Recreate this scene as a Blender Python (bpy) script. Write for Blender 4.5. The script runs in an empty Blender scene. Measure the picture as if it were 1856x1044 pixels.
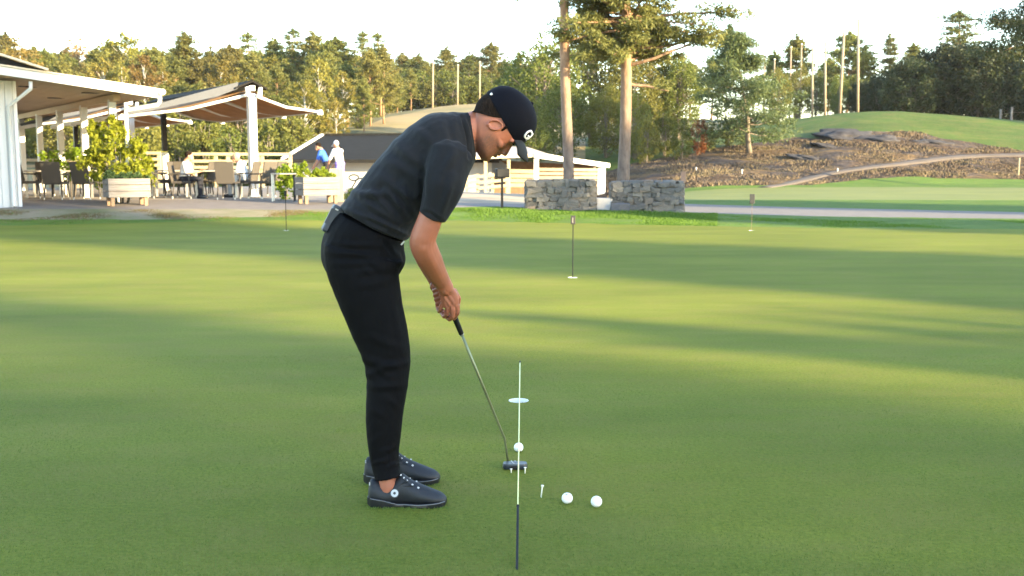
import bpy, bmesh, math, random
import numpy as np
from mathutils import Vector, Matrix, noise as mnoise
from mathutils.geometry import delaunay_2d_cdt

S = bpy.context.scene
COL = S.collection
R = math.radians

# ------------------------------------------------------------------ camera
F_PX, H_CAM, PITCH = 1900.0, 1.28, math.atan(222 / 1900)
cam_d = bpy.data.cameras.new('camera')
cam = bpy.data.objects.new('camera', cam_d); COL.objects.link(cam)
cam.location = (0, 0, H_CAM); cam.rotation_euler = (math.pi / 2 - PITCH, 0, 0)
cam_d.sensor_width = 36; cam_d.lens = 36 * F_PX / 1856
cam_d.clip_start = 0.05; cam_d.clip_end = 3000
cam_d.dof.use_dof = True; cam_d.dof.focus_distance = 4.3; cam_d.dof.aperture_fstop = 7.0
S.camera = cam

# ------------------------------------------------------------------ sky, sun, exposure
SUN_EL, SUN_AZ = R(12.5), R(58)           # azimuth: from straight behind the camera towards its right
sun_dir = Vector((math.sin(SUN_AZ) * math.cos(SUN_EL), -math.cos(SUN_AZ) * math.cos(SUN_EL), math.sin(SUN_EL)))
world = bpy.data.worlds.new('World'); S.world = world; world.use_nodes = True
wn = world.node_tree.nodes; wl = world.node_tree.links
wn.clear()
wo = wn.new('ShaderNodeOutputWorld'); bg = wn.new('ShaderNodeBackground')
sky = wn.new('ShaderNodeTexSky'); sky.sky_type = 'NISHITA'; sky.sun_disc = False
sky.sun_elevation = SUN_EL
sky.sun_rotation = math.pi - SUN_AZ
sky.air_density = 1.0; sky.dust_density = 0.3; sky.ozone_density = 1.0
bg.inputs['Strength'].default_value = 0.15
wl.new(sky.outputs[0], bg.inputs['Color']); wl.new(bg.outputs[0], wo.inputs['Surface'])
sun_d = bpy.data.lights.new('sun', 'SUN'); sun_d.energy = 4.2; sun_d.angle = R(0.6); sun_d.color = (1.0, 0.80, 0.46)
sun_o = bpy.data.objects.new('sun', sun_d); COL.objects.link(sun_o)
sun_o.rotation_euler = (-sun_dir).to_track_quat('-Z', 'Y').to_euler(); sun_o.location = (30, -20, 30)
S.view_settings.view_transform = 'Standard'; S.view_settings.look = 'None'
S.view_settings.exposure = 2.78; S.view_settings.gamma = 1.0; S.view_settings.use_curve_mapping = False

# ------------------------------------------------------------------ measuring helpers
cp, sp = math.cos(PITCH), math.sin(PITCH)
def at(px, py, Y):
    """the world point at distance Y that is seen in photo pixel (px, py)"""
    u = (px - 928) / F_PX; v = (522 - py) / F_PX
    d = (u, cp + v * sp, -sp + v * cp)
    t = Y / d[1]
    return Vector((d[0] * t, Y, H_CAM + d[2] * t))
def on_flat(px, py, z=0.0):
    u = (px - 928) / F_PX; v = (522 - py) / F_PX
    d = (u, cp + v * sp, -sp + v * cp)
    t = (z - H_CAM) / d[2]
    return Vector((d[0] * t, d[1] * t, z))
def gauss(a, n, axis):
    k = np.exp(-0.5 * (np.arange(-3 * n, 3 * n + 1) / n) ** 2); k /= k.sum()
    p = [(0, 0), (0, 0)]; p[axis] = (3 * n, 3 * n)
    b = np.pad(a, p, mode='edge')
    return np.apply_along_axis(lambda v: np.convolve(v, k, mode='valid'), axis, b)

# terrain heights: column of the view -> (distance, height)
KN = {
 -2600: [(0,0),(21,0),(24,.25),(26,.38),(40,.42),(50,0),(60,-.5),(80,1),(100,3),(140,6),(260,9),(700,14)],
 0:    [(0,0),(21.5,0),(24,.24),(25.5,.37),(30,.42),(42,.42),(50,-.3),(60,-1),(75,.3),(100,3),(140,6),(260,9),(700,14)],
 560:  [(0,0),(23,0),(24.6,.24),(25.5,.34),(28,.42),(48,.46),(54,-.9),(62,-1),(75,1.8),(90,4),(140,7),(260,10),(700,14)],
 700:  [(0,0),(23,0),(24.6,.24),(25.5,.32),(28,.36),(42,.38),(50,-.8),(62,-1),(75,1.6),(95,5.0),(110,6.6),(140,8),(260,10),(700,14)],
 850:  [(0,0),(23,0),(24.5,.2),(25.5,.3),(28,.3),(40,.32),(46,-.3),(52,-.8),(62,-.8),(75,1.2),(110,6.2),(130,9.1),(150,9.4),(260,10),(700,14)],
 960:  [(0,0),(22.6,0),(24,.2),(25.5,.22),(28,.2),(40,.25),(46,-.4),(52,-.8),(60,-.6),(66,1.0),(100,5),(130,8.8),(150,9.2),(260,10),(700,14)],
 1100: [(0,0),(22.4,0),(24,.16),(25.5,.2),(28,.1),(40,.05),(46,-.3),(52,-.6),(60,0),(66,1.6),(100,5.5),(130,8),(260,10),(700,14)],
 1240: [(0,0),(22,0),(23.6,.1),(25.5,.12),(28,.02),(52,.1),(58,1.0),(66,2.0),(100,5.5),(130,7),(260,10),(700,14)],
 1430: [(0,0),(22,0),(23.5,.06),(26,.02),(50,.15),(55,.2),(62,1.3),(74,3.6),(80,4.8),(95,5.2),(140,6.5),(260,10),(700,14)],
 1560: [(0,0),(22,0),(23.5,.05),(26,.01),(50,.15),(55,.25),(62,1.75),(70,3.7),(78,5.5),(95,5.6),(140,6.5),(260,10),(700,14)],
 1700: [(0,0),(22,0),(23.5,.04),(26,.0),(50,.15),(55,.2),(62,1.2),(70,3.3),(78,5.1),(95,5.3),(140,6.5),(260,10),(700,14)],
 1856: [(0,0),(22,0),(23.5,.03),(26,.0),(50,.15),(56,.2),(62,.9),(69,2.8),(78,4.5),(95,4.8),(140,6.5),(260,10),(700,14)],
 4600: [(0,0),(22,0),(50,.15),(62,.9),(69,2.8),(78,4.5),(95,4.8),(140,6.5),(260,10),(700,14)],
}
AG = np.arange(-2600, 4601, 20.0); YG = np.arange(0, 700, 0.35)
_c = sorted(KN); _T = np.array([np.interp(YG, [k[0] for k in KN[c]], [k[1] for k in KN[c]]) for c in _c])
ZT = np.array([[0.0]] * 0)
ZT = np.stack([np.interp(AG, _c, _T[:, j]) for j in range(len(YG))], 1)
ZT = gauss(gauss(ZT, 3, 0), 3, 1)
def zt(x, y):
    x = np.asarray(x, float); y = np.asarray(y, float)
    a = 928 + F_PX * x / np.maximum(y, .2)
    i = np.clip((a - AG[0]) / 20, 0, len(AG) - 1.001); j = np.clip(y / .35, 0, len(YG) - 1.001)
    i0 = i.astype(int); j0 = j.astype(int); fi = i - i0; fj = j - j0
    z = (ZT[i0, j0] * (1 - fi) * (1 - fj) + ZT[i0 + 1, j0] * fi * (1 - fj) + ZT[i0, j0 + 1] * (1 - fi) * fj + ZT[i0 + 1, j0 + 1] * fi * fj)
    return np.where(y < 18, 0.0, z)
def ground(px, Y):
    """ground point at distance Y in photo column px"""
    x = (px - 928) / F_PX * Y
    for _ in range(2):
        z = float(zt(x, Y)); x = (px - 928) / F_PX * (Y * cp + (H_CAM - z) * sp)
    return Vector((x, Y, float(zt(x, Y))))

# ------------------------------------------------------------------ materials
MATS = {}
def new_mat(name):
    m = bpy.data.materials.new(name); m.use_nodes = True
    nt = m.node_tree; b = nt.nodes['Principled BSDF']
    MATS[name] = m
    return m, nt, b
def N(nt, t, **kw):
    n = nt.nodes.new(t)
    for k, v in kw.items():
        if k in n.inputs: n.inputs[k].default_value = v
        else: setattr(n, k, v)
    return n
def ramp(nt, fac, stops):
    r = nt.nodes.new('ShaderNodeValToRGB'); e = r.color_ramp.elements
    while len(e) < len(stops): e.new(0.5)
    for i, (p, c) in enumerate(stops):
        e[i].position = p; e[i].color = (*c, 1) if len(c) == 3 else c
    nt.links.new(fac, r.inputs[0]); return r.outputs[0]
def mix(nt, fac, a, b, mode='MIX'):
    m = nt.nodes.new('ShaderNodeMix'); m.data_type = 'RGBA'; m.blend_type = mode
    for s, v in ((m.inputs[0], fac), (m.inputs[6], a), (m.inputs[7], b)):
        if hasattr(v, 'links'): nt.links.new(v, s)
        elif isinstance(v, (int, float)): s.default_value = v
        else: s.default_value = (*v, 1) if len(v) == 3 else v
    return m.outputs[2]
def noise_tex(nt, scale, detail=3, rough=.55, vec=None, stretch=None, coord='Object'):
    n = N(nt, 'ShaderNodeTexNoise', Scale=scale, Detail=detail, Roughness=rough)
    tc = nt.nodes.new('ShaderNodeTexCoord'); o = tc.outputs[coord]
    if stretch:
        mp = nt.nodes.new('ShaderNodeMapping'); mp.inputs['Scale'].default_value = stretch
        nt.links.new(o, mp.inputs[0]); o = mp.outputs[0]
    nt.links.new(o, n.inputs['Vector']); return n.outputs['Fac']
def mat(name, col, rough=.6, var=.18, scale=6, bump=0.0, bscale=None, metal=0.0, spec=.5, stretch=None, col2=None, sheen=0, detail=3):
    m, nt, b = new_mat(name)
    f = noise_tex(nt, scale, detail, stretch=stretch)
    lo = col2 or tuple(c * (1 - var) for c in col); hi = tuple(min(1, c * (1 + var * .6)) for c in col)
    c = ramp(nt, f, [(.3, lo), (.7, hi)])
    nt.links.new(c, b.inputs['Base Color'])
    b.inputs['Roughness'].default_value = rough; b.inputs['Metallic'].default_value = metal
    b.inputs['Specular IOR Level'].default_value = spec
    if sheen: b.inputs['Sheen Weight'].default_value = sheen
    if bump:
        g = noise_tex(nt, bscale or scale * 5, 4, stretch=stretch)
        bp = N(nt, 'ShaderNodeBump', Strength=bump, Distance=.02)
        nt.links.new(g, bp.inputs['Height']); nt.links.new(bp.outputs[0], b.inputs['Normal'])
    return m
def leaf_mat(name, lo, hi, trans=.35, hue=0.0):
    m, nt, b = new_mat(name)
    oi = nt.nodes.new('ShaderNodeObjectInfo')
    f = noise_tex(nt, .55, 2)
    f2 = noise_tex(nt, 9, 2)
    c = mix(nt, f2, lo, hi)
    c = mix(nt, f, c, mix(nt, .5, lo, hi), 'MIX')
    hs = N(nt, 'ShaderNodeHueSaturation')
    mr = N(nt, 'ShaderNodeMapRange'); mr.inputs[3].default_value = .5 - .03 - hue; mr.inputs[4].default_value = .5 + .022
    nt.links.new(oi.outputs['Random'], mr.inputs[0]); nt.links.new(mr.outputs[0], hs.inputs['Hue'])
    mv = N(nt, 'ShaderNodeMapRange'); mv.inputs[3].default_value = .75; mv.inputs[4].default_value = 1.3
    mm = N(nt, 'ShaderNodeMath', operation='FRACT'); ml = N(nt, 'ShaderNodeMath', operation='MULTIPLY'); ml.inputs[1].default_value = 7.31
    nt.links.new(oi.outputs['Random'], ml.inputs[0]); nt.links.new(ml.outputs[0], mm.inputs[0])
    nt.links.new(mm.outputs[0], mv.inputs[0]); nt.links.new(mv.outputs[0], hs.inputs['Value'])
    nt.links.new(c, hs.inputs['Color'])
    nt.links.new(hs.outputs[0], b.inputs['Base Color']); b.inputs['Roughness'].default_value = .6
    b.inputs['Specular IOR Level'].default_value = .25
    tr = nt.nodes.new('ShaderNodeBsdfTranslucent'); nt.links.new(hs.outputs[0], tr.inputs['Color'])
    mx = nt.nodes.new('ShaderNodeMixShader'); mx.inputs[0].default_value = trans
    nt.links.new(b.outputs[0], mx.inputs[1]); nt.links.new(tr.outputs[0], mx.inputs[2])
    nt.links.new(mx.outputs[0], nt.nodes['Material Output'].inputs['Surface'])
    return m

# ------------------------------------------------------------------ object helpers
def tag(o, label=None, cat=None, group=None, kind=None):
    if label: o['label'] = label
    if cat: o['category'] = cat
    if group: o['group'] = group
    if kind: o['kind'] = kind
    return o
def link(name, me, parent=None, loc=None, world=False):
    o = bpy.data.objects.new(name, me); COL.objects.link(o)
    if loc is not None: o.location = loc
    if parent is not None:
        o.parent = parent
        if world:
            p = parent; off = Vector((0, 0, 0))
            while p: off += Vector(p.location); p = p.parent
            o.location = Vector(o.location) - off
    return o
def empty(name, loc, label=None, cat=None, group=None, rz=0, kind=None):
    o = bpy.data.objects.new(name, None); COL.objects.link(o); o.location = loc; o.rotation_euler = (0, 0, rz)
    o.empty_display_size = .1
    return tag(o, label, cat, group, kind)
def mesh_np(name, V, Fc, m=None, smooth=False):
    me = bpy.data.meshes.new(name)
    V = np.asarray(V, np.float32); Fc = np.asarray(Fc, np.int32); k = Fc.shape[1]
    me.vertices.add(len(V)); me.vertices.foreach_set('co', V.ravel())
    me.loops.add(Fc.size); me.loops.foreach_set('vertex_index', Fc.ravel())
    me.polygons.add(len(Fc)); me.polygons.foreach_set('loop_start', np.arange(0, Fc.size, k, dtype=np.int32))
    me.polygons.foreach_set('use_smooth', np.full(len(Fc), smooth, bool))
    me.update(calc_edges=True)
    if m: me.materials.append(m)
    return me
def frame(d):
    d = Vector(d).normalized(); a = Vector((0, 0, 1)) if abs(d.z) < .9 else Vector((1, 0, 0))
    x = a.cross(d).normalized(); return x, d.cross(x).normalized(), d
class MB:
    def __init__(s): s.v = []; s.f = []
    def add(s, vs, fs):
        n = len(s.v); s.v += [tuple(v) for v in vs]; s.f += [tuple(i + n for i in f) for f in fs]; return s
    def box(s, c, size, rz=0, M=None):
        x, y, z = [q / 2 for q in size]
        P = [Vector((a, b, d)) for d in (-z, z) for a, b in ((-x, -y), (x, -y), (x, y), (-x, y))]
        if M is None: M = Matrix.Rotation(rz, 3, 'Z')
        P = [M @ p + Vector(c) for p in P]
        return s.add(P, [(3, 2, 1, 0), (4, 5, 6, 7), (0, 1, 5, 4), (1, 2, 6, 5), (2, 3, 7, 6), (3, 0, 4, 7)])
    def bar(s, p0, p1, w, h, up=(0, 0, 1)):
        p0 = Vector(p0); p1 = Vector(p1); d = (p1 - p0); L = d.length; d.normalize()
        u = Vector(up); x = d.cross(u)
        if x.length < 1e-4: u = Vector((0, 1, 0)); x = d.cross(u)
        x.normalize(); u = x.cross(d)
        M = Matrix((x, d, u)).transposed()
        return s.box((p0 + p1) / 2, (w, L, h), M=M)
    def tube(s, pts, rad, n=10, cap=True):
        pts = [Vector(p) for p in pts]
        if not hasattr(rad, '__len__'): rad = [rad] * len(pts)
        rings = []; prev = None
        for i, p in enumerate(pts):
            d = (pts[min(i + 1, len(pts) - 1)] - pts[max(i - 1, 0)])
            d = d.normalized() if d.length > 1e-9 else Vector((0, 0, 1))
            if prev is None: x, y, _ = frame(d)
            else:
                x = (prev - d * prev.dot(d)).normalized(); y = d.cross(x)
            prev = x
            rings.append([p + (x * math.cos(t) + y * math.sin(t)) * rad[i] for t in [2 * math.pi * k / n for k in range(n)]])
        vs = [q for r in rings for q in r]; fs = []
        for i in range(len(rings) - 1):
            for k in range(n):
                a, b = i * n + k, i * n + (k + 1) % n; fs.append((a, b, b + n, a + n))
        if cap: fs += [tuple(reversed(range(n))), tuple(range(len(vs) - n, len(vs)))]
        return s.add(vs, fs)
    def capsule(s, pts, rad, n=12):
        """tube with rounded ends"""
        pts = [Vector(p) for p in pts]; rad = list(rad) if hasattr(rad, '__len__') else [rad] * len(pts)
        d0 = (pts[0] - pts[1]).normalized(); d1 = (pts[-1] - pts[-2]).normalized()
        A = [pts[0] + d0 * rad[0] * q for q in (.98, .8, .45)]; ra = [rad[0] * q for q in (.18, .6, .89)]
        B = [pts[-1] + d1 * rad[-1] * q for q in (.45, .8, .98)]; rb = [rad[-1] * q for q in (.89, .6, .18)]
        return s.tube(A + pts + B, ra + rad + rb, n)
    def loft(s, rings, cap=True, closed=True):
        n = len(rings[0]); vs = [q for r in rings for q in r]; fs = []
        for i in range(len(rings) - 1):
            for k in range(n if closed else n - 1):
                a, b = i * n + k, i * n + (k + 1) % n; fs.append((a, b, b + n, a + n))
        if cap: fs += [tuple(reversed(range(n))), tuple(range(len(vs) - n, len(vs)))]
        return s.add(vs, fs)
    def lathe(s, prof, c=(0, 0, 0), n=16, axis=(0, 0, 1), cap=True):
        x, y, d = frame(axis); c = Vector(c)
        rings = [[c + d * h + (x * math.cos(t) + y * math.sin(t)) * r for t in [2 * math.pi * k / n for k in range(n)]] for r, h in prof]
        return s.loft(rings, cap)
    def sphere(s, c, r, n=12, m=8, M=None):
        r = (r, r, r) if not hasattr(r, '__len__') else r
        rings = []
        for i in range(m + 1):
            t = math.pi * (i + .0) / m; t = min(max(t, .02), math.pi - .02)
            ring = []
            for k in range(n):
                a = 2 * math.pi * k / n
                q = Vector((r[0] * math.sin(t) * math.cos(a), r[1] * math.sin(t) * math.sin(a), -r[2] * math.cos(t)))
                if M is not None: q = M @ q
                ring.append(q + Vector(c))
            rings.append(ring)
        return s.loft(rings)
    def prism(s, poly, ext):
        n = len(poly); poly = [Vector(p) for p in poly]; e = Vector(ext)
        return s.add(poly + [p + e for p in poly], [tuple(reversed(range(n))), tuple(range(n, 2 * n))] + [(i, (i + 1) % n, (i + 1) % n + n, i + n) for i in range(n)])
    def mesh(s, name, m=None, smooth=False, recalc=True):
        me = bpy.data.meshes.new(name); me.from_pydata(s.v, [], s.f)
        if recalc:
            b = bmesh.new(); b.from_mesh(me); bmesh.ops.recalc_face_normals(b, faces=b.faces); b.to_mesh(me); b.free()
        me.polygons.foreach_set('use_smooth', [smooth] * len(me.polygons)); me.update()
        if m: me.materials.append(m)
        return me
    def build(s, name, m=None, parent=None, world=True, smooth=False, loc=None, bevel=0):
        o = link(name, s.mesh(name, m, smooth), parent, loc, world)
        if bevel:
            bv = o.modifiers.new('bevel', 'BEVEL'); bv.width = bevel; bv.segments = 2; bv.limit_method = 'ANGLE'; bv.angle_limit = R(40)
        return o
def smooth_angle(o, deg=40):
    o.data.polygons.foreach_set('use_smooth', [True] * len(o.data.polygons))
    try: o.data.set_sharp_from_angle(angle=R(deg))
    except Exception: pass
    return o
def copy_tree(o, parent=None, data=True):
    c = o.copy(); COL.objects.link(c); c.parent = parent
    for ch in list(o.children): copy_tree(ch, c)
    return c
def evaluated(me, mods):
    """apply modifiers to a mesh and return the result"""
    o = bpy.data.objects.new('temporary', me); COL.objects.link(o)
    for t, kw in mods:
        m = o.modifiers.new(t, t)
        for k, v in kw.items(): setattr(m, k, v)
    dg = bpy.context.evaluated_depsgraph_get(); dg.update()
    out = bpy.data.meshes.new_from_object(o.evaluated_get(dg))
    bpy.data.objects.remove(o)
    return out
def remesh(mb, voxel, smooth=6, m=None, factor=.5):
    me = mb.mesh('remeshed')
    mods = [('REMESH', dict(mode='VOXEL', voxel_size=voxel, use_smooth_shade=True))]
    if smooth: mods.append(('SMOOTH', dict(factor=factor, iterations=smooth)))
    out = evaluated(me, mods)
    out.materials.clear()
    if m: out.materials.append(m)
    out.polygons.foreach_set('use_smooth', [True] * len(out.polygons))
    return out
def coords(me):
    a = np.empty(len(me.vertices) * 3, np.float32); me.vertices.foreach_get('co', a); return a.reshape(-1, 3)
def normals(me):
    a = np.empty(len(me.vertices) * 3, np.float32); me.vertices.foreach_get('normal', a); return a.reshape(-1, 3)
def set_coords(me, V):
    me.vertices.foreach_set('co', V.astype(np.float32).ravel()); me.update()
def catmull(P, k=6):
    P = [np.array(p, float) for p in P]; out = []
    for i in range(len(P) - 1):
        p0 = P[max(i - 1, 0)]; p1 = P[i]; p2 = P[i + 1]; p3 = P[min(i + 2, len(P) - 1)]
        for j in range(k):
            t = j / k
            out.append(.5 * ((2 * p1) + (-p0 + p2) * t + (2 * p0 - 5 * p1 + 4 * p2 - p3) * t * t + (-p0 + 3 * p1 - 3 * p2 + p3) * t ** 3))
    out.append(P[-1]); return out
# ================================================================== SETTING
def proj(p):
    x, y, z = p[0], p[1], p[2] - H_CAM
    zc = y * cp - z * sp; v = y * sp + z * cp
    return 928 + F_PX * x / zc, 522 - F_PX * v / zc
def ground_at(px, py, Y0, Y1):
    """ground point between distances Y0 and Y1 seen at photo pixel (px, py)"""
    best = None
    for Y in np.arange(Y0, Y1, .1):
        g = ground(px, Y); e = abs(proj(g)[1] - py)
        if best is None or e < best[0]: best = (e, g)
    return best[1]

# --- grass and soil materials
def turf(name, dark, light, dry, dry_amt=.3, patch=.6, fine=70, bump=.5, bdist=.012, wet=.35):
    m, nt, b = new_mat(name)
    f1 = noise_tex(nt, patch, 4, .6, stretch=(.6, 1.5, 1)); f2 = noise_tex(nt, fine, 5, .7); f3 = noise_tex(nt, patch * 5, 4, .65, stretch=(.6, 1.4, 1))
    c = ramp(nt, f2, [(.33, dark), (.67, light)])
    d = ramp(nt, f3, [(.42, (0, 0, 0)), (.72, (dry_amt,) * 3)])
    c = mix(nt, d, c, dry)
    lum = ramp(nt, f1, [(.25, (.70, .74, .72)), (.75, (1.2, 1.16, 1.1))])
    c = mix(nt, 1.0, c, lum, 'MULTIPLY')
    nt.links.new(c, b.inputs['Base Color']); b.inputs['Roughness'].default_value = .75
    b.inputs['Specular IOR Level'].default_value = wet
    g = noise_tex(nt, fine * 1.6, 4, .75); bp = N(nt, 'ShaderNodeBump', Strength=bump, Distance=bdist)
    nt.links.new(g, bp.inputs['Height']); nt.links.new(bp.outputs[0], b.inputs['Normal'])
    return m
M_green = turf('putting_green_turf', (.107, .130, .019), (.194, .209, .034), (.19, .168, .045), .6, .55, 55, .6, wet=.05)
M_rough = turf('rough_grass', (.05, .105, .012), (.115, .19, .022), (.18, .18, .05), .5, .8, 30, .7, .05, .15)
M_green2 = turf('second_green_turf', (.115, .135, .018), (.175, .185, .03), (.2, .18, .05), .4, .4, 20, .3)
M_mound = turf('mound_grass', (.04, .075, .013), (.08, .12, .022), (.15, .12, .045), .6, .25, 6, .5, .08, .1)
M_path = mat('path_asphalt', (.150, .124, .110), .85, .15, 3, .25, 60)
M_paving = mat('terrace_paving', (.23, .195, .165), .8, .15, 2, .15, 40)
M_dirt = mat('dirt_ground', (.33, .25, .17), .9, .3, .6, .3, 12)
m, nt, b = new_mat('heath')
f = noise_tex(nt, .22, 6, .68, stretch=(.55, 1, 1.6)); f2 = noise_tex(nt, 1.6, 5, .7)
c = ramp(nt, f, [(.30, (.055, .042, .036)), (.42, (.115, .078, .052)), (.5, (.088, .078, .08)), (.58, (.18, .125, .068)), (.68, (.095, .065, .05)), (.78, (.08, .088, .028))])
c = mix(nt, 1.0, c, ramp(nt, f2, [(.3, (.34, .33, .32)), (.7, (1.05, 1.0, .95))]), 'MULTIPLY')
nt.links.new(c, b.inputs['Base Color']); b.inputs['Roughness'].default_value = .95; b.inputs['Specular IOR Level'].default_value = .1
bp = N(nt, 'ShaderNodeBump', Strength=.9, Distance=.25); nt.links.new(f2, bp.inputs['Height']); nt.links.new(bp.outputs[0], b.inputs['Normal'])
M_heath = m
M_verge = mat('dry_verge', (.20, .155, .105), .95, .3, 1.2, .4, 14, col2=(.11, .115, .04))
M_hill = mat('dry_hill_grass', (.25, .175, .075), .9, .25, .12, .4, 2, col2=(.17, .14, .05))
M_forest = mat('forest_floor', (.13, .12, .045), .95, .4, .15, .5, 1.5, col2=(.07, .065, .03))

# --- zones of the ground: strips between lines of distance, sharing their edges
A_COL = np.concatenate([np.arange(-2600, -200, 80), np.arange(-200, 2060, 12), np.arange(2060, 4601, 80)]).astype(float)
def line(*k): return np.interp(A_COL, [q[0] for q in k], [q[1] for q in k])
wob = np.array([mnoise.noise(Vector((a / 45, 1.7, 0))) * .18 + mnoise.noise(Vector((a / 14, 9.7, 0))) * .07 for a in A_COL])
E = {}
E[0] = line((0, .6))
E[1] = line((-2600, 21), (0, 21.6), (300, 22.6), (500, 23.2), (820, 23.2), (1000, 22.6), (1240, 22.0), (1500, 21.5), (1856, 21.2), (4600, 21)) + wob * .8
E[15] = line((-2600, 22.6), (0, 22.7), (300, 23.1), (500, 23.75), (640, 25.05), (4600, 25)) + wob * .9
E[2] = line((-2600, 24.8), (0, 24.6), (560, 24.9), (830, 25.6), (905, 26.6), (960, 26.4), (1100, 26.8), (1240, 27.3), (1400, 26.4), (1856, 25.2), (4600, 24)) + wob
E[3] = line((-2600, 27.4), (560, 27.4), (830, 28.2), (960, 29.5), (1240, 34), (1430, 31.4), (1856, 28.6), (4600, 26)) + wob * .4
E[31] = line((-2600, 34), (700, 36), (1240, 37.5), (1856, 37.0), (4600, 36)) + wob
E[4] = line((-2600, 44), (300, 42), (560, 48), (700, 44), (900, 46), (1240, 51), (1430, 53), (4600, 53)) + wob * 1.5
E[41] = line((-2600, 46), (700, 47), (1240, 53), (1400, 54.2), (1450, 54.6), (1520, 56), (1620, 57.5), (1856, 58.5), (4600, 58)) + wob * 2
E[5] = line((-2600, 60), (700, 60), (900, 60), (1240, 66), (1330, 70), (1430, 71), (1500, 69.5), (1560, 70), (1620, 70.6), (1750, 68.5), (1856, 66.5), (4600, 66)) + wob * 4
E[6] = line((-2600, 80), (560, 78), (620, 80), (700, 108), (800, 132), (900, 140), (960, 134), (1080, 75), (1240, 76), (1430, 96), (4600, 96))
E[7] = line((0, 300))
def strip(name, i0, i1, rows, m, c0=-2700, c1=4700, amp=0, grow=1.0):
    idx = np.where((A_COL >= c0) & (A_COL <= c1))[0]; a = A_COL[idx]
    t = np.linspace(0, 1, rows + 1) ** grow
    Y = E[i0][idx][None, :] * (1 - t[:, None]) + E[i1][idx][None, :] * t[:, None]
    X = (a[None, :] - 928) / F_PX * Y; Z = zt(X, Y)
    if amp:
        w = np.sin(np.pi * np.clip(t, 0, 1))[:, None]
        nz = np.array([[mnoise.fractal(Vector((x * .35, y * .35, 3)), 1.0, 2.0, 4) for x, y in zip(rx, ry)] for rx, ry in zip(X, Y)])
        if name == 'heath_mound': nz = nz * np.clip((trail_dist(X, Y) - .5) / 1.2, 0, 1)
        Z = Z + amp * nz * w
    V = np.stack([X, Y, Z], -1).reshape(-1, 3); n = len(idx)
    q = np.arange(rows)[:, None] * n + np.arange(n - 1)[None, :]
    Fc = np.stack([q, q + 1, q + n + 1, q + n], -1).reshape(-1, 4)
    return name, V, Fc, m
def put_strip(args):
    name, V, Fc, m = args
    o = link(name, mesh_np(name, V, Fc, m, True)); o['kind'] = 'structure'; return o

# the four cups cut into the green
CUPS = [on_flat(940, 726), on_flat(1038, 503), on_flat(519, 418), on_flat(1362, 418)]
name, V, Fc, _ = strip('putting_green', 0, 1, 120, M_green, grow=1.7)
def cut_cups(V, Fc):
    V = [tuple(v) for v in V]; F = {i: tuple(f) for i, f in enumerate(Fc)}
    A = np.array(V); cen = A[Fc].mean(1); tris = []
    for c in CUPS:
        r = .055
        quad = A[Fc]
        near = [i for i in F if len(F[i]) == 4 and abs(cen[i][0] - c.x) < 3 and abs(cen[i][1] - c.y) < 2
                and quad[i][:, 0].min() < c.x + r + .01 and quad[i][:, 0].max() > c.x - r - .01 and quad[i][:, 1].min() < c.y + r + .01 and quad[i][:, 1].max() > c.y - r - .01]
        ed = {}
        for i in near:
            f = F.pop(i)
            for k in range(4):
                e = (f[k], f[(k + 1) % 4]); ed[e] = 1
        bnd = [e for e in ed if (e[1], e[0]) not in ed]; nx = dict(bnd); s = bnd[0][0]; loop = [s]; q = nx[s]
        while q != s: loop.append(q); q = nx[q]
        ring = list(range(len(V), len(V) + 28)); z0 = V[loop[0]][2]
        V += [(c.x + r * math.cos(2 * math.pi * k / 28), c.y + r * math.sin(2 * math.pi * k / 28), z0) for k in range(28)]
        ids = loop + ring; p2 = [Vector((V[i][0], V[i][1])) for i in ids]; L = len(loop)
        edges = [(k, (k + 1) % L) for k in range(L)] + [(L + k, L + (k + 1) % 28) for k in range(28)]
        vo, eo, fo, ov, _, _ = delaunay_2d_cdt(p2, edges, [], 1, 1e-6)
        for f in fo:
            g = sum((vo[k] for k in f), Vector((0, 0))) / len(f)
            if (g - Vector((c.x, c.y))).length > r * .97:
                # inside the outer loop only
                ins = False; j = L - 1
                for k in range(L):
                    if (p2[k].y > g.y) != (p2[j].y > g.y) and g.x < (p2[j].x - p2[k].x) * (g.y - p2[k].y) / (p2[j].y - p2[k].y) + p2[k].x: ins = not ins
                    j = k
                if ins: tris.append(tuple(ids[ov[k][0]] for k in f))
    me = bpy.data.meshes.new('putting_green'); me.from_pydata(V, [], list(F.values()) + tris)
    b = bmesh.new(); b.from_mesh(me); bmesh.ops.recalc_face_normals(b, faces=b.faces)
    if sum(f.normal.z for f in b.faces) < 0: bmesh.ops.reverse_faces(b, faces=b.faces)
    b.to_mesh(me); b.free(); me.materials.append(M_green)
    me.polygons.foreach_set('use_smooth', [True] * len(me.polygons)); me.update(); return me
tag(link('putting_green', cut_cups(V, Fc)), kind='structure')
k640 = int(np.argmin(abs(A_COL - 640))); E[15][k640] = E[2][k640]
# trail over the mound
pts = []
for px, py in [(1385, 340), (1440, 331), (1500, 316), (1560, 306), (1620, 299), (1680, 291), (1750, 284), (1856, 281), (1990, 281)]:
    pts.append(ground_at(px, py, 52.5, 66))
rows = []
cm = catmull(pts, 8)
for i, p in enumerate(cm):
    d = np.array(cm[min(i + 1, len(cm) - 1)]) - np.array(cm[max(i - 1, 0)]); d[2] = 0; d /= np.linalg.norm(d); nrm = np.array([-d[1], d[0], 0])
    w = .32 + .07 * mnoise.noise(Vector((i * .3, 0, 0)))
    r_ = []
    for k, (o_, dz) in enumerate([(-w, -.2), (-w, .02), (-w * .4, .055), (w * .4, .055), (w, .02), (w, -.2)]):
        q = np.array([p[0], p[1], 0]) + nrm * o_; q[2] = float(zt(q[0], q[1])) + dz; r_.append(Vector(q))
    rows.append(r_)
M_trail = mat('trail_gravel', (.085, .067, .056), .9, .15, 1.5)
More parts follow.
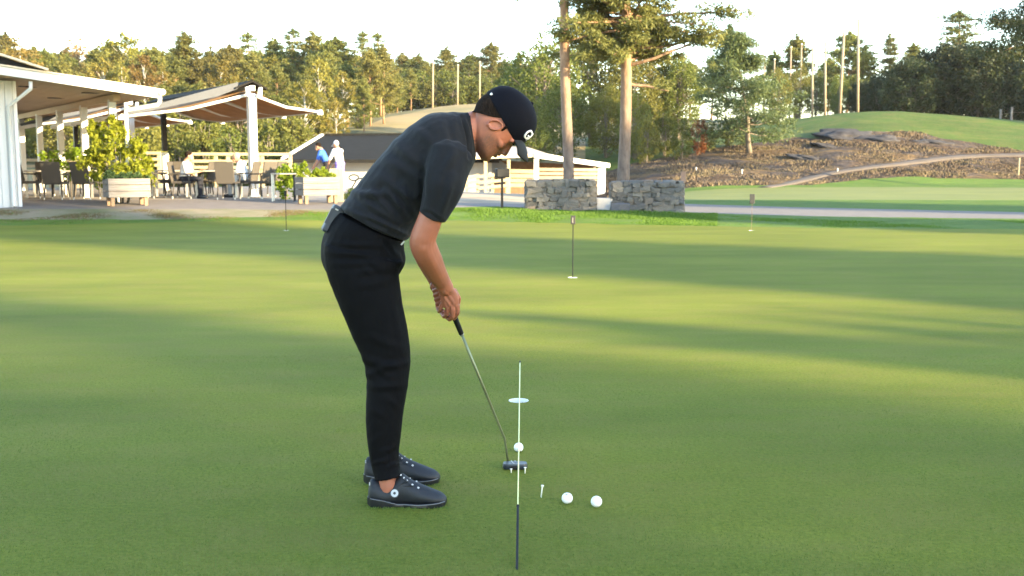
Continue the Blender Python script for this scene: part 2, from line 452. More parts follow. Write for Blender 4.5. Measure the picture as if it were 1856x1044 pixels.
tag(MB().loft(rows, True, False).build('trail', M_trail, smooth=True), kind='structure')

TRAIL = np.array([tuple(q)[:2] for q in cm])
def trail_dist(X, Y): return np.sqrt(((X[..., None] - TRAIL[:, 0]) ** 2 + (Y[..., None] - TRAIL[:, 1]) ** 2).min(-1))
put_strip(strip('rough', 1, 2, 16, M_rough, A_COL[k640] - 1, amp=.05)); put_strip(strip('rough', 1, 15, 8, M_rough, c1=A_COL[k640] + 1)); put_strip(strip('dry_verge', 15, 2, 8, M_verge, c1=A_COL[k640] + 1, amp=.03))
put_strip(strip('path', 2, 3, 8, M_path))
put_strip(strip('terrace_ground', 3, 31, 10, M_paving, c1=700)); put_strip(strip('terrace_ground', 31, 4, 10, M_paving, c1=700))
put_strip(strip('dirt_ground', 3, 31, 10, M_dirt, 700, 1240)); put_strip(strip('dirt_ground', 31, 4, 10, M_dirt, 700, 1240))
put_strip(strip('rough', 3, 31, 10, M_rough, 1240)); put_strip(strip('second_green', 31, 4, 14, M_green2, 1240))
put_strip(strip('terrace_slope', 4, 41, 6, M_dirt, c1=1240)); put_strip(strip('rough', 4, 41, 6, M_rough, 1240))
put_strip(strip('field', 41, 5, 12, M_dirt, c1=1060, amp=.1)); put_strip(strip('heath_mound', 41, 5, 44, M_heath, 1060, amp=.2))
put_strip(strip('dry_hill', 5, 6, 40, M_hill, c1=1060, amp=.1)); put_strip(strip('mound_grass', 5, 6, 30, M_mound, 1060, amp=.06))
put_strip(strip('forest_floor', 6, 7, 40, M_forest, amp=.3, grow=2))
g = MB(); g.add([(-60, -120, -.03), (160, -120, -.03), (160, 14, -.03), (-60, 14, -.03)], [(0, 1, 2, 3)]); tag(g.build('lawn', M_green), kind='structure')

# ================================================================== VEGETATION
def leaf_quads(cent, rad, n, lw, rng, out=.0, flat=0.0):
    """n diamond leaves scattered in each ellipsoid"""
    cent = np.repeat(np.asarray(cent, float), n, 0); rad = np.repeat(np.asarray(rad, float), n, 0); k = len(cent)
    u = rng.normal(size=(k, 3)); u /= np.linalg.norm(u, axis=1)[:, None]
    r = rng.random(k)[:, None] ** .45
    P = cent + u * rad * r
    t = rng.normal(size=(k, 3)) + u * out; t[:, 2] *= (1 - flat); t /= np.linalg.norm(t, axis=1)[:, None]
    w = rng.normal(size=(k, 3)); b = np.cross(t, w); b /= np.linalg.norm(b, axis=1)[:, None]
    s = (.7 + .6 * rng.random(k))[:, None]
    V = np.stack([P - t * s * lw[0] / 2, P + b * s * lw[1] / 2, P + t * s * lw[0] / 2, P - b * s * lw[1] / 2], 1).reshape(-1, 3)
    return V, np.arange(k * 4).reshape(-1, 4)
def limb_pts(p0, d, L, rng, sag=.0, k=4):
    P = [Vector(p0)]; d = Vector(d).normalized()
    for i in range(k):
        d = (d + Vector(rng.normal(size=3)) * .14 + Vector((0, 0, sag))).normalized()
        P.append(P[-1] + d * L / k)
    return P
def pine_arrays(seed, H, base, rad, whorls, per, tuft, needles, lw, shape='round', lean=0, r0=.16, bare=0):
    rng = np.random.default_rng(seed); tb = MB()
    ax = [Vector((lean * (i / 7) ** 1.5 + .05 * rng.normal() * H / 12 * (i > 0), .05 * rng.normal() * H / 12 * (i > 0), H * i / 7)) for i in range(8)]
    tb.tube(ax, [r0 * (1.12 if i == 0 else 1) * (1 - .82 * i / 7) for i in range(8)], 10)
    def axis(h):
        q = min(max(h / H * 7, 0), 6.999); i = int(q); return ax[i].lerp(ax[i + 1], q - i)
    C = []; Rr = []
    for w in range(whorls):
        t = (w + .5 * rng.random()) / whorls; h = H * (base + (1 - base) * t * .97)
        if shape == 'round': q = (math.sin(math.pi * min(1, .22 + .8 * t)) ** .6) * (.75 + .45 * rng.random())
        elif shape == 'cone': q = (1 - t) ** .8 * (.8 + .35 * rng.random()) + .07
        else: q = (1 - .55 * t) * (1 - t ** 5) * (.55 + .7 * rng.random()) + .1
        a0 = rng.random() * 6.28
        for k in range(per):
            a = a0 + 6.28 * k / per + rng.normal() * .35; L = rad * q * (.7 + .5 * rng.random())
            up = {'round': .25 + .5 * t, 'cone': -.08 + .5 * t, 'open': .1 + .5 * t}[shape]
            P = limb_pts(axis(h), (math.cos(a), math.sin(a), up + .15 * rng.normal()), L, rng, .03)
            tb.tube(P, [r0 * .28 * (1 - .6 * t) * (1 - .2 * i) for i in range(5)], 5, False)
            for s in range(tuft):
                f = 1 - (s / max(tuft, 1)) * .72; j = min(int(f * 4), 3); p = P[j].lerp(P[j + 1], min(1, f * 4 - j)) if f < 1 else P[4]
                C.append(p + Vector(rng.normal(size=3)) * .12 * rad * .3); g = (.10 + .10 * rng.random()) * rad + .1
                Rr.append((g * 1.25, g * 1.25, g * .62))
    for _ in range(3): C.append(ax[7] + Vector(rng.normal(size=3)) * .1); Rr.append((.22, .22, .4))
    V, Fq = leaf_quads(C, Rr, needles, lw, rng, .8)
    return tb, V, Fq
def decid_arrays(seed, H, base, rad, clumps, leaves, lw, r0=.16, stems=1, tall=1.0):
    rng = np.random.default_rng(seed); tb = MB(); C = []; Rr = []
    cz = H * (base + 1) / 2; rz = H * (1 - base) / 2
    for s in range(stems):
        a = rng.random() * 6.28; off = Vector((math.cos(a), math.sin(a), 0)) * (rad * .22 if stems > 1 else 0)
        P = [off * (.3 + .7 * i / 6) + Vector((.08 * rng.normal(), .08 * rng.normal(), 0)) * (i > 0) + Vector((0, 0, H * .9 * i / 6)) for i in range(7)]
        tb.tube(P, [r0 * (1 - .85 * i / 6) for i in range(7)], 8)
    for k in range(clumps):
        u = rng.normal(size=3); u /= np.linalg.norm(u); q = .45 + .55 * rng.random() ** .5
        sq = 1 - .25 * max(0, u[2]) * tall
        p = Vector((u[0] * rad * q * sq, u[1] * rad * q * sq, cz + u[2] * rz * q * .95)); g = rad * (.16 + .16 * rng.random())
        C.append(p); Rr.append((g, g, g * (.75 + .3 * rng.random())))
        if k % 3 == 0:
            h = max(H * base * .7, p.z - rad * .7); P = limb_pts((0, 0, h), p - Vector((0, 0, h)), (p - Vector((0, 0, h))).length, rng, 0)
            tb.tube(P, [r0 * .3, r0 * .25, r0 * .18, r0 * .12, r0 * .06], 5, False)
    V, Fq = leaf_quads(C, Rr, leaves, lw, rng, .2)
    return tb, V, Fq
M_bark = mat('pine_bark', (.30, .17, .085), .9, .35, 5, .5, 14, stretch=(1, 1, .3), col2=(.16, .095, .06))
M_barkg = mat('grey_bark', (.17, .14, .11), .9, .3, 6, .5, 14, stretch=(1, 1, .3))
M_birchbark = mat('birch_bark', (.55, .5, .44), .8, .3, 8, .2, 12, stretch=(1, 1, 2))
M_pine = leaf_mat('pine_needles', (.095, .108, .028), (.205, .195, .052), .45)
M_pine2 = leaf_mat('dark_pine_needles', (.045, .068, .024), (.125, .138, .050), .3)
M_pine3 = leaf_mat('mid_pine_needles', (.065, .085, .024), (.16, .165, .048), .35)
M_birch = leaf_mat('birch_leaves', (.13, .125, .024), (.24, .20, .042), .45, .02)
M_brown = leaf_mat('dry_leaves', (.17, .11, .045), (.26, .17, .07), .4)
M_green_leaf = leaf_mat('bushy_leaves', (.070, .092, .018), (.165, .165, .034), .4)
M_oak = leaf_mat('oak_leaves', (.012, .023, .008), (.040, .056, .018), .25)
M_rust = leaf_mat('rust_leaves', (.19, .07, .02), (.28, .12, .04), .35)
KIND = {}
def kind(name, arr, bark, leaf):
    tb, V, Fq = arr
    KIND.setdefault(name, []).append((tb.mesh('trunk', bark, True), mesh_np('crown', V, Fq, leaf)))
for i in range(5): kind('far_pine', pine_arrays(10 + i, 11.5 + i * .5, .20 + .06 * (i % 3), 2.6 + .2 * (i % 2), 15, 5, 4, 26, (.36, .16), ['round', 'round', 'open', 'round', 'open'][i], r0=.15), M_bark, M_pine)
for i in range(3): kind('tall_pine', pine_arrays(30 + i, 15, .55, 2.2, 9, 4, 3, 30, (.30, .12), 'open', .3, .17), M_bark, M_pine3)
for i in range(4): kind('birch', decid_arrays(40 + i, 10.5, .14, 2.2, 95, 40, (.26, .17), .12, 1), M_birchbark, M_birch)
for i in range(2): kind('brown_tree', decid_arrays(50 + i, 10, .35, 2.0, 60, 26, (.26, .14), .13, 1), M_barkg, M_brown)
for i in range(3): kind('bushy', decid_arrays(60 + i, 6, .02, 2.3, 90, 40, (.24, .16), .1, 3), M_barkg, M_green_leaf)
for i in range(3): kind('spruce', pine_arrays(70 + i, 12, .06, 2.0, 18, 5, 3, 20, (.32, .13), 'cone', 0, .14), M_barkg, M_pine3)
for i in range(4): kind('leafy', decid_arrays(80 + i, 10, .05, 3.4, 150, 60, (.24, .16), .2, 2), M_barkg, M_green_leaf)
for i in range(3): kind('oak', decid_arrays(90 + i, 9.5, .0, 4.6, 210, 120, (.30, .2), .24, 2, .6), M_barkg, M_oak)
KIND_TXT = {'far_pine': 'pine_tree', 'tall_pine': 'pine_tree', 'birch': 'birch_tree', 'brown_tree': 'leafy_tree', 'bushy': 'bush', 'spruce': 'spruce_tree', 'leafy': 'leafy_tree', 'oak': 'oak_tree'}
RT = random.Random(5)
def tree(k, loc, h, label, group=None, wide=1.0, rz=None, var=None, crown_mat=None):
    v = KIND[k][var if var is not None else RT.randrange(len(KIND[k]))]
    base_h = max(c.co.z for c in v[0].vertices) if k not in _hh else _hh[k]
    _hh[k] = base_h
    s = h / base_h
    cat = 'bush' if KIND_TXT[k] == 'bush' else 'tree'
    r = empty(KIND_TXT[k], loc, label, cat, group, RT.random() * 6.28 if rz is None else rz)
    r.scale = (s * wide, s * wide, s)
    tr = link('trunk' if cat == 'tree' else 'stem', v[0], r); cr = link('crown' if cat == 'tree' else 'foliage', v[1], r)
    return r
_hh = {}
M_shade = leaf_mat('shaded_pine_needles', (.022, .036, .013), (.062, .078, .026), .2)  # darker needle copy, its shade put into the colour
# --- forest on the hillside at the left and centre; (photo column, distance, top row in the photo, kind)
def top_tree(k, px, Y, py_top, label, group=None, wide=1.0, var=None, drop=.15):
    if label in L_FAR.values() or label.startswith(('young yellow', 'dark low')):
        label += ', ' + ('above the clubhouse roof' if px < 290 else 'between clubhouse roof and awning ridge' if px < 455 else 'right of the awning ridge' if px < 590 else 'above the dark roof' if px < 765 else 'near the hill poles')
    g = ground(px, Y); h = at(px, py_top, Y).z - g.z + drop
    return tree(k, g - Vector((0, 0, drop)), max(h, 1.0), label, group, wide, var=var)
L_FAR = {'far_pine': 'sunlit pine in the dense back forest',
         'tall_pine': 'tall thin topped pine rising above the forest',
         'birch': 'yellow leaved birch in the back forest',
         'brown_tree': 'brown withered tree among green pines',
         'bushy': 'low yellow green bush at the forest foot',
         'spruce': 'dark pointed spruce in the back forest'}
GR = {'far_pine': 'pines in the back forest', 'tall_pine': 'tall pines above the forest', 'birch': 'birches in the back forest', 'brown_tree': 'brown trees in the forest', 'bushy': 'bushes at the forest edge', 'spruce': 'spruces behind the hill'}
SKYLINE = [(-60, 75), (20, 78), (70, 82), (110, 90), (150, 82), (195, 76), (230, 75), (285, 82), (340, 76), (385, 86), (420, 78), (455, 60), (500, 85), (530, 54), (570, 68), (610, 64), (660, 58), (690, 62), (730, 88), (760, 104), (810, 92), (850, 96), (890, 84), (940, 98)]
KS = ['far_pine', 'far_pine', 'far_pine', 'far_pine', 'brown_tree', 'far_pine', 'birch', 'far_pine', 'far_pine', 'spruce', 'far_pine', 'tall_pine', 'far_pine', 'tall_pine', 'far_pine', 'far_pine', 'tall_pine', 'tall_pine', 'far_pine', 'far_pine', 'far_pine', 'spruce', 'far_pine', 'spruce']
for (px, py), k in zip(SKYLINE, KS):
    Y = RT.uniform(104, 116) if px < 700 else RT.uniform(146, 156)
    top_tree(k, px, Y, py, L_FAR[k], GR[k], 1.35)
for i in range(26):
    px = -120 + i * 34 + RT.uniform(-10, 10)
    if px < 715: 
        k = RT.choice(['far_pine', 'far_pine', 'far_pine', 'birch']); top_tree(k, px, RT.uniform(96, 103), RT.uniform(88, 112), L_FAR[k], GR[k], 1.2)
for i in range(34):
    px = -110 + i * 27 + RT.uniform(-10, 10)
    if px < 730: top_tree('far_pine', px, RT.uniform(118, 128), RT.uniform(84, 108), L_FAR['far_pine'], GR['far_pine'], 1.5)
for i in range(16):
    px = 715 + i * 18 + RT.uniform(-6, 6); top_tree('far_pine', px, RT.uniform(146, 158), RT.uniform(104, 128), L_FAR['far_pine'], GR['far_pine'], 1.7)
for i in range(22):
    px = -100 + i * 36 + RT.uniform(-10, 10)
    if px < 690:
        k = RT.choice(['far_pine', 'birch', 'far_pine', 'birch', 'far_pine']); top_tree(k, px, RT.uniform(86, 93), RT.uniform(112, 150), L_FAR[k], GR[k], 1.05)
for i in range(19):
    px = 20 + i * 32 + RT.uniform(-9, 9)
    if px < 640: top_tree('bushy', px, RT.uniform(78, 86), RT.uniform(172, 205), L_FAR['bushy'], GR['bushy'], 1.0)
for i in range(17):
    px = 205 + i * 24 + RT.uniform(-8, 8)
    if px < 540: top_tree('bushy', px, RT.uniform(62, 72), RT.uniform(205, 245), L_FAR['bushy'], GR['bushy'], .9)
for i in range(12):
    px = 300 + i * 28 + RT.uniform(-8, 8); top_tree(RT.choice(['birch', 'far_pine', 'bushy']), px, RT.uniform(74, 80), RT.uniform(150, 195), 'young yellow green tree at the forest foot', 'young trees at the forest edge', 1.2)
for i in range(9):
    px = 655 + i * 8; top_tree('bushy', px - 6, 94 + i * 4.5, 196 - i * 6, L_FAR['bushy'], GR['bushy'], .8)
for px, Y, py in [(720, 126, 130), (745, 132, 125), (770, 146, 120), (800, 150, 118), (845, 152, 120), (905, 150, 118), (960, 148, 112), (985, 150, 105)]:
    top_tree('far_pine', px, Y, py, L_FAR['far_pine'], GR['far_pine'], 1.1)
for i in range(24):
    px = 712 + i * 12 + RT.uniform(-4, 4); top_tree('bushy', px, RT.uniform(140, 150), RT.uniform(132, 160), 'dark low tree on the dry hill crest', 'low trees on the hill crest', 1.3)
# --- green trees behind the shelter
LSH = ['tall green leafy tree between the two tall bare trunks and the golfer cap', 'leafy tree whose crown stands between the two tall bare trunks', 'leafy tree just right of the orange pine trunk', 'lower leafy tree between the right tall pine and the dark bushy pine', 'leafy tree directly right of the golfer cap, the leftmost of its clump', 'yellow green leafy tree in front, immediately left of the left tall trunk', 'yellow green leafy tree in front, between the two tall trunks', 'low leafy tree rising over the driving shelter roof next to the cap brim', 'tall leafy tree right of the orange pine trunk, under its long bough', 'leafy tree between the orange pine trunk and the dark bushy pine, behind the rust bush', 'small leafy tree directly right of the orange pine trunk foot']
for i, (k, px, Y, top, w) in enumerate([('leafy', 985, 74, 72, 1.0), ('leafy', 1075, 78, 70, .9), ('leafy', 1140, 76, 100, 1.0), ('leafy', 1205, 78, 130, .9), ('leafy', 930, 82, 120, .8), ('leafy', 1020, 69, 150, .9), ('leafy', 1100, 68, 165, .9), ('leafy', 965, 66, 190, .8), ('leafy', 1178, 80, 74, .9), ('leafy', 1232, 77, 112, .8), ('leafy', 1150, 66, 175, .8)]):
    top_tree(k, px, Y, top, LSH[i], 'leafy trees behind the shelter', w)
LB = iter(['green bush just right of the right tall trunk, second of the row', 'bush at the mound foot left of the rust coloured bush', 'lowest green bush close beside the right tall trunk', 'green bush beside the rust coloured bush, under the pine', 'green bush under the trunk of the dark bushy pine'])
for px, Y, top in [(1205, 66, 205), (1235, 64, 222), (1170, 64, 215), (1285, 68, 232), (1320, 70, 225)]:
    top_tree('bushy', px, Y, top, next(LB), 'bushes left of the mound', .7)
# --- trees behind the mound
LPM = ['pine behind the short pole tops left of the mound', 'pine peeping out right of the dark bushy pine', 'tall pine directly behind the leaning brownish pole', 'pine behind the tallest rightmost pole', 'narrow pointed spruce between the poles and the dark oaks', 'pine between the narrow spruce and the tallest oak', 'low pine behind the third pole on the mound crest', 'pine just left of the tallest pine above the oaks', 'far pine seen left of the dark bushy pine', 'far pine top behind the crown of the dark bushy pine']
LPM = iter(LPM)
for px, Y, top, k in [(1440, 112, 68, 'far_pine'), (1400, 115, 96, 'far_pine'), (1535, 110, 55, 'far_pine'), (1560, 112, 80, 'far_pine'), (1608, 110, 65, 'spruce'), (1650, 115, 92, 'far_pine'), (1500, 116, 98, 'far_pine'), (1700, 112, 90, 'far_pine'), (1250, 110, 110, 'far_pine'), (1290, 112, 105, 'far_pine')]:
    top_tree(k, px, Y, top, next(LPM), 'trees behind the mound', 1.3)
top_tree('tall_pine', 1735, 104, 22, 'sunlit pine tree standing tallest above the dark oaks', None, 2.0, 0)
LOK = iter(['dark round oak left of the middle of the oak clump on the mound', 'dark oak directly below the tallest pine above the mound', 'broad dark oak right of the tallest pine above the mound', 'dark oak behind the two grey fence posts', 'small dark oak at the left end of the oak clump, right of the poles', 'low dark oak just right of the tallest pole', 'dark oak cut by the right picture edge'])
for px, Y, top, w in [(1650, 92, 116, 1.05), (1710, 94, 88, 1.15), (1770, 92, 94, 1.1), (1815, 95, 108, 1.0), (1595, 98, 142, .8), (1560, 102, 150, .7), (1860, 96, 120, .8)]:
    top_tree('oak', px, Y, top, next(LOK), 'oaks on the mound', w)
LG = iter(['green leafy tree behind the short pole tops left of the mound', 'green leafy tree behind the fourth pole on the mound', 'green leafy tree behind the leaning brownish pole', 'leafy tree just right of the dark bushy pine'])
for px, Y, top in [(1445, 98, 125), (1480, 100, 135), (1520, 103, 140), (1410, 95, 130)]:
    top_tree('leafy', px, Y, top, next(LG), 'leafy trees behind the mound', .7)
tree('bushy', ground(1266, 66) - Vector((0, 0, .1)), 2.2, 'rust coloured bush under the pine beside the mound', None, .7)
for ch in [o for o in bpy.data.objects if o.get('label', '').startswith('rust coloured')][0].children:
    if ch.name.startswith('foliage'):
        ch.data = ch.data.copy(); ch.data.materials[0] = M_rust

# --- single trees: pine on the mound slope, the two tall trunks, the pine at the right edge
def single(name, loc, arr, bark, leaf, label, rz=0):
    tb, V, Fq = arr; r = empty(name, loc, label, 'tree', rz=rz)
    link('trunk', tb.mesh('trunk', bark, True), r); link('crown', mesh_np('crown', V, Fq, leaf), r); return r
g = ground(1358, 66); h = at(1300, 58, 66).z - g.z
single('pine_tree', g, pine_arrays(201, h, .17, 3.4, 14, 5, 4, 105, (.24, .06), 'cone', -1.3, .17), M_barkg, M_pine2, 'dark bushy pine with a leaning trunk on the heath mound slope')
# tall trunks behind the stone walls
g = ground(1031, 36); tb = MB(); top = at(1020, -60, 36)
P = [g.lerp(top, t) + Vector((.02 * math.sin(t * 9), 0, 0)) for t in np.linspace(0, 1, 9)] + [top + Vector((-.1, 0, 2 + i * 2)) for i in range(3)]
tb = MB(); tb.tube([p - g for p in P], [.20, .185, .18, .175, .17, .165, .16, .155, .15, .13, .1, .05], 14)
rng = np.random.default_rng(7); C = []; Rr = []
for i in range(26):
    h0 = 7.4 + rng.random() * 4; a = rng.random() * 6.28; L = .8 + 1.9 * rng.random()
    Q = limb_pts((-.2, 0, h0), (math.cos(a), math.sin(a), .15), L, rng, .02); tb.tube(Q, [.05, .045, .035, .025, .015], 6, False)
    for s in (1, .75, .5): j = min(int(s * 4), 3); C.append(Q[j + 1]); Rr.append((.42, .42, .24))
Q = limb_pts((-.2, 0, 7.2), (-1, 0, -.12), 1.75, rng, 0); tb.tube(Q, [.05, .045, .035, .025, .015], 6, False); C.append(Q[4]); Rr.append((.3, .25, .14))
V, Fq = leaf_quads(C, Rr, 110, (.16, .03), rng, .8)
m, nt, b = new_mat('tall_pine_bark')
tc = nt.nodes.new('ShaderNodeTexCoord'); sx = nt.nodes.new('ShaderNodeSeparateXYZ'); nt.links.new(tc.outputs['Object'], sx.inputs[0])
mr = N(nt, 'ShaderNodeMapRange'); mr.inputs[1].default_value = 1.2; mr.inputs[2].default_value = 5.0; nt.links.new(sx.outputs[2], mr.inputs[0])  # bark turns from grey to orange upward, painting the shaded foot and lit top
f = noise_tex(nt, 7, 4, .65, stretch=(1, 1, .35))
lo = ramp(nt, f, [(.35, (.085, .064, .052)), (.65, (.17, .135, .112))]); hi = ramp(nt, f, [(.35, (.18, .10, .055)), (.65, (.29, .175, .10))])
nt.links.new(mix(nt, mr.outputs[0], lo, hi), b.inputs['Base Color']); b.inputs['Roughness'].default_value = .85
bp = N(nt, 'ShaderNodeBump', Strength=.7, Distance=.03); nt.links.new(f, bp.inputs['Height']); nt.links.new(bp.outputs[0], b.inputs['Normal'])
M_tallbark = m
r = empty('pine_tree', g, 'tall bare pine trunk rising out of frame behind the left stone wall', 'tree')
link('trunk', tb.mesh('trunk', M_tallbark, True), r); link('crown', mesh_np('crown', V, Fq, M_pine), r)
g = ground(1127, 36.5); rng = np.random.default_rng(11); tb = MB(); C = []; Rr = []
top = at(1140, -60, 36.5)
ax = [(g.lerp(top, t) - g) + Vector((.05 * math.sin(t * 5), 0, 0)) for t in np.linspace(0, 1, 9)] + [top - g + Vector((.05, 0, 1.4))]
tb.tube(ax, [.235, .21, .20, .195, .185, .175, .16, .14, .11, .04], 14)
for i in range(120):
    h0 = 4.75 + (i / 120) ** .9 * 4.2; a = rng.random() * 6.28; t = (h0 - 4.75) / 4.2
    if h0 < 5.2: L = 1.3 + rng.random()
    else: L = (2.9 - .9 * t) * (.45 + .65 * rng.random())
    Q = limb_pts((.15, 0, h0), (math.cos(a) * 1.15, math.sin(a), .05 + .22 * rng.normal()), L, rng, .01); tb.tube(Q, [.05, .045, .035, .025, .012], 6, False)
    for s in (1, .82, .64, .5):
        j = min(int(s * 4), 3); p = Q[j].lerp(Q[j + 1], min(1.0, s * 4 - j)); C.append(p + Vector(rng.normal(size=3)) * .12); q = .22 + .2 * rng.random(); Rr.append((q * 1.3, q * 1.3, q * .62))
# the two bare boughs and the long branch to the right
for h0, d, L, lv in [(4.0, (1, .1, -.15), 1.5, 1), (4.6, (1, -.1, .05), 2.9, 4), (6.0, (1, .2, .18), 3.9, 6), (5.2, (1, -.3, -.1), 3.1, 5)]:
    Q = limb_pts((.15, 0, h0), d, L, rng, -.01, 6); tb.tube(Q, [.07, .06, .05, .045, .035, .025, .015], 7, False)
    for s in range(lv): C.append(Q[6 - s // 2] + Vector(rng.normal(size=3)) * .2); Rr.append((.5, .45, .24))
V, Fq = leaf_quads(C, Rr, 150, (.17, .045), rng, .8)
r = empty('pine_tree', g, 'pine with orange upper trunk and low green crown behind the right stone wall', 'tree')
link('trunk', tb.mesh('trunk', M_tallbark, True), r); link('crown', mesh_np('crown', V, Fq, M_pine3), r)
g = ground(1908, 52)
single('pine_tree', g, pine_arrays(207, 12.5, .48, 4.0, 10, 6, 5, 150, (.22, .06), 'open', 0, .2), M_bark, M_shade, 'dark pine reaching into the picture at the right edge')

# --- the wood that shades the green, behind and to the right of the camera
rng = np.random.default_rng(3); VV = []; FF = []; n0 = 0; tb = MB()
sd = Vector((math.sin(SUN_AZ), -math.cos(SUN_AZ), 0)); sn = Vector((math.cos(SUN_AZ), math.sin(SUN_AZ), 0))
def wood(s0, s1, D0, D1, H, n, rad=2.4, leaves=26, base=.05):
    global n0
    for i in range(n):
        p = sd * rng.uniform(D0, D1) + sn * rng.uniform(s0 + rad * .6, s1 - rad * .6); h = H * rng.uniform(.88, 1.08)
        tb.tube([p, p + Vector((0, 0, h * .9))], [.2, .05], 6)
        C = []; Rr = []
        for k in range(int(h * 1.35)):
            z = h * (base + (1 - base) * (k + .5) / int(h * 1.35)); q = rad * (1 - .35 * k / int(h * 1.35)); a = rng.random() * 6.28; w = q * rng.random() ** .5 * .7
            C.append((p.x + math.cos(a) * w, p.y + math.sin(a) * w, z)); Rr.append((q * .5, q * .5, .9))
        V, Fq = leaf_quads(C, Rr, leaves, (.75, .5), rng, .1); VV.append(V); FF.append(Fq + n0); n0 += len(V)
wood(-40, 6.4, 88, 118, 30, 150)
wood(11.3, 16.0, 88, 118, 29, 85)
wood(5.6, 12.0, 36, 42, 8.7, 18, 1.5, 10)  # low sparse trees added out of view to dim the sunlit band's right end
wood(10.7, 15.0, 88, 118, 29, 70, 1.5)
wood(21.4, 26.5, 46, 60, 15.6, 14, 1.8)
wood(30, 36.5, 46, 60, 17, 16, 1.8)
wood(82, 116, 8, 22, 15, 40)
o = link('pine_wood', mesh_np('pine_wood', np.concatenate(VV), np.concatenate(FF), M_pine2)); tag(o, 'pine wood standing behind the viewer and shading the green', kind='stuff')

# --- rough grass blades along the fringe
def blades(name, pts, hts, m, rng, w=.012):
    k = len(pts); a = rng.random(k) * 6.28; l = rng.normal(size=(k, 2)) * .35
    d = np.stack([np.cos(a), np.sin(a), np.zeros(k)], 1) * w; h = np.asarray(hts)[:, None]
    P = np.asarray(pts); tip = P + np.concatenate([l * h, h], 1)
    V = np.stack([P - d, P + d, tip], 1).reshape(-1, 3)
    return link(name, mesh_np(name, V, np.arange(k * 3).reshape(-1, 3), m))
rng = np.random.default_rng(21)
def scatter(n, a0, a1, i0, i1, hfun):
    a = rng.uniform(a0, a1, n); t = rng.random(n)
    Y = np.interp(a, A_COL, E[i0]) * (1 - t) + np.interp(a, A_COL, E[i1]) * t; X = (a - 928) / F_PX * Y
    Z = zt(X, Y); return np.stack([X, Y, Z - .01], 1), hfun(X, Y, t)
M_blade = leaf_mat('grass_blades', (.06, .125, .014), (.13, .22, .03), .4)
M_dryblade = leaf_mat('dry_grass_blades', (.16, .12, .055), (.22, .19, .08), .4)
clump = lambda X, Y, t: np.array([(.03 + .085 * max(0, mnoise.noise(Vector((x * 1.1, y * 1.1, 0))) + .3)) * (1 - .6 * abs(2 * q - 1)) for x, y, q in zip(X, Y, t)])
P1, h1 = scatter(52000, 780, 1300, 1, 2, clump); P2, h2 = scatter(26000, 1300, 1900, 1, 2, lambda X, Y, t: .4 * clump(X, Y, t)); P5, h5 = scatter(12000, 560, 800, 1, 2, lambda X, Y, t: .35 * clump(X, Y, t)); P3, h3 = scatter(16000, -40, 640, 1, 2, lambda X, Y, t: .5 * clump(X, Y, t))
keep = rng.random(len(P3)) > np.clip(np.interp(P3[:, 1] - np.interp(928 + F_PX * P3[:, 0] / P3[:, 1], A_COL, E[15]), [-.3, .3], [.1, .9]), 0, 1)
P3d = P3[~keep]; h3d = h3[~keep]
tag(blades('rough_grass', np.concatenate([P1, P2, P5, P3[keep]]), np.concatenate([h1, h2, h5, h3[keep]]) * rng.uniform(.35, 1.25, len(P1) + len(P2) + len(P5) + keep.sum()), M_blade, rng, .016), 'long green grass fringing the putting green', kind='stuff')
P4, h4 = scatter(9000, -40, 560, 1, 2, lambda X, Y, t: .35 * clump(X, Y, t))
tag(blades('dry_grass', np.concatenate([P3d, P4]), np.concatenate([h3d, h4]), M_dryblade, rng, .016), 'dry brown grass strip beside the terrace paving', kind='stuff')

rng = np.random.default_rng(77); n = 380000; Yb = 2.9 + 4.1 * rng.random(n) ** 1.35; Xb = rng.uniform(-.95, .95, n) * Yb
hole = (Xb - CUPS[0].x) ** 2 + (Yb - CUPS[0].y) ** 2 > .06 ** 2
Pb = np.stack([Xb, Yb, np.full(n, -.001)], 1)[hole]
M_turfblade = leaf_mat('turf_blades', (.092, .132, .027), (.175, .22, .050), .35)
tag(blades('turf_blades', Pb, rng.uniform(.004, .0095, len(Pb)), M_turfblade, rng, .0013), 'short mown grass blades of the putting green', kind='stuff')

# longer blades added round shoes and balls to deepen the contact shade
Q = []
for x0, x1, y in ((-.545, -.236, 3.818), (-.60, -.285, 4.108)):
    Q.append(np.stack([rng.uniform(x0, x1, 520), y + rng.normal(0, .010, 520), np.full(520, -.001)], 1))
for px, py in ((940, 810), (1028, 902), (1081, 908)):
    c = on_flat(px, py, .0213); t = rng.uniform(0, 6.28, 90); rr = rng.uniform(.010, .024, 90); Q.append(np.stack([c.x + np.cos(t) * rr, c.y + np.sin(t) * rr, np.full(90, -.001)], 1))
Q = np.concatenate(Q); tag(blades('contact_tufts', Q, rng.uniform(.005, .012, len(Q)), M_turfblade, rng, .0014), 'longer grass blades added against the shoes and balls to darken the contact', kind='stuff')
# heather and dry grass on the mound, with low rock outcrops
P6, h6 = scatter(38000, 1100, 1930, 41, 5, lambda X, Y, t: np.array([0.04 + .20 * max(0, mnoise.noise(Vector((x * .45, y * .45, 5))) + .25) for x, y in zip(X, Y)]))
ok = trail_dist(P6[:, 0], P6[:, 1]) > .62; P6 = P6[ok]; h6 = h6[ok] * rng.uniform(.4, 1.2, ok.sum())
m, nt, b = new_mat('heather'); f = noise_tex(nt, .5, 4, .7); f2 = noise_tex(nt, 5, 3, .7)
c = mix(nt, .5, ramp(nt, f, [(.35, (.050, .043, .044)), (.48, (.10, .077, .065)), (.56, (.19, .15, .09)), (.68, (.085, .082, .05))]), ramp(nt, f2, [(.35, (.062, .050, .042)), (.65, (.185, .138, .088))]))
nt.links.new(c, b.inputs['Base Color']); b.inputs['Roughness'].default_value = .95; b.inputs['Specular IOR Level'].default_value = .05
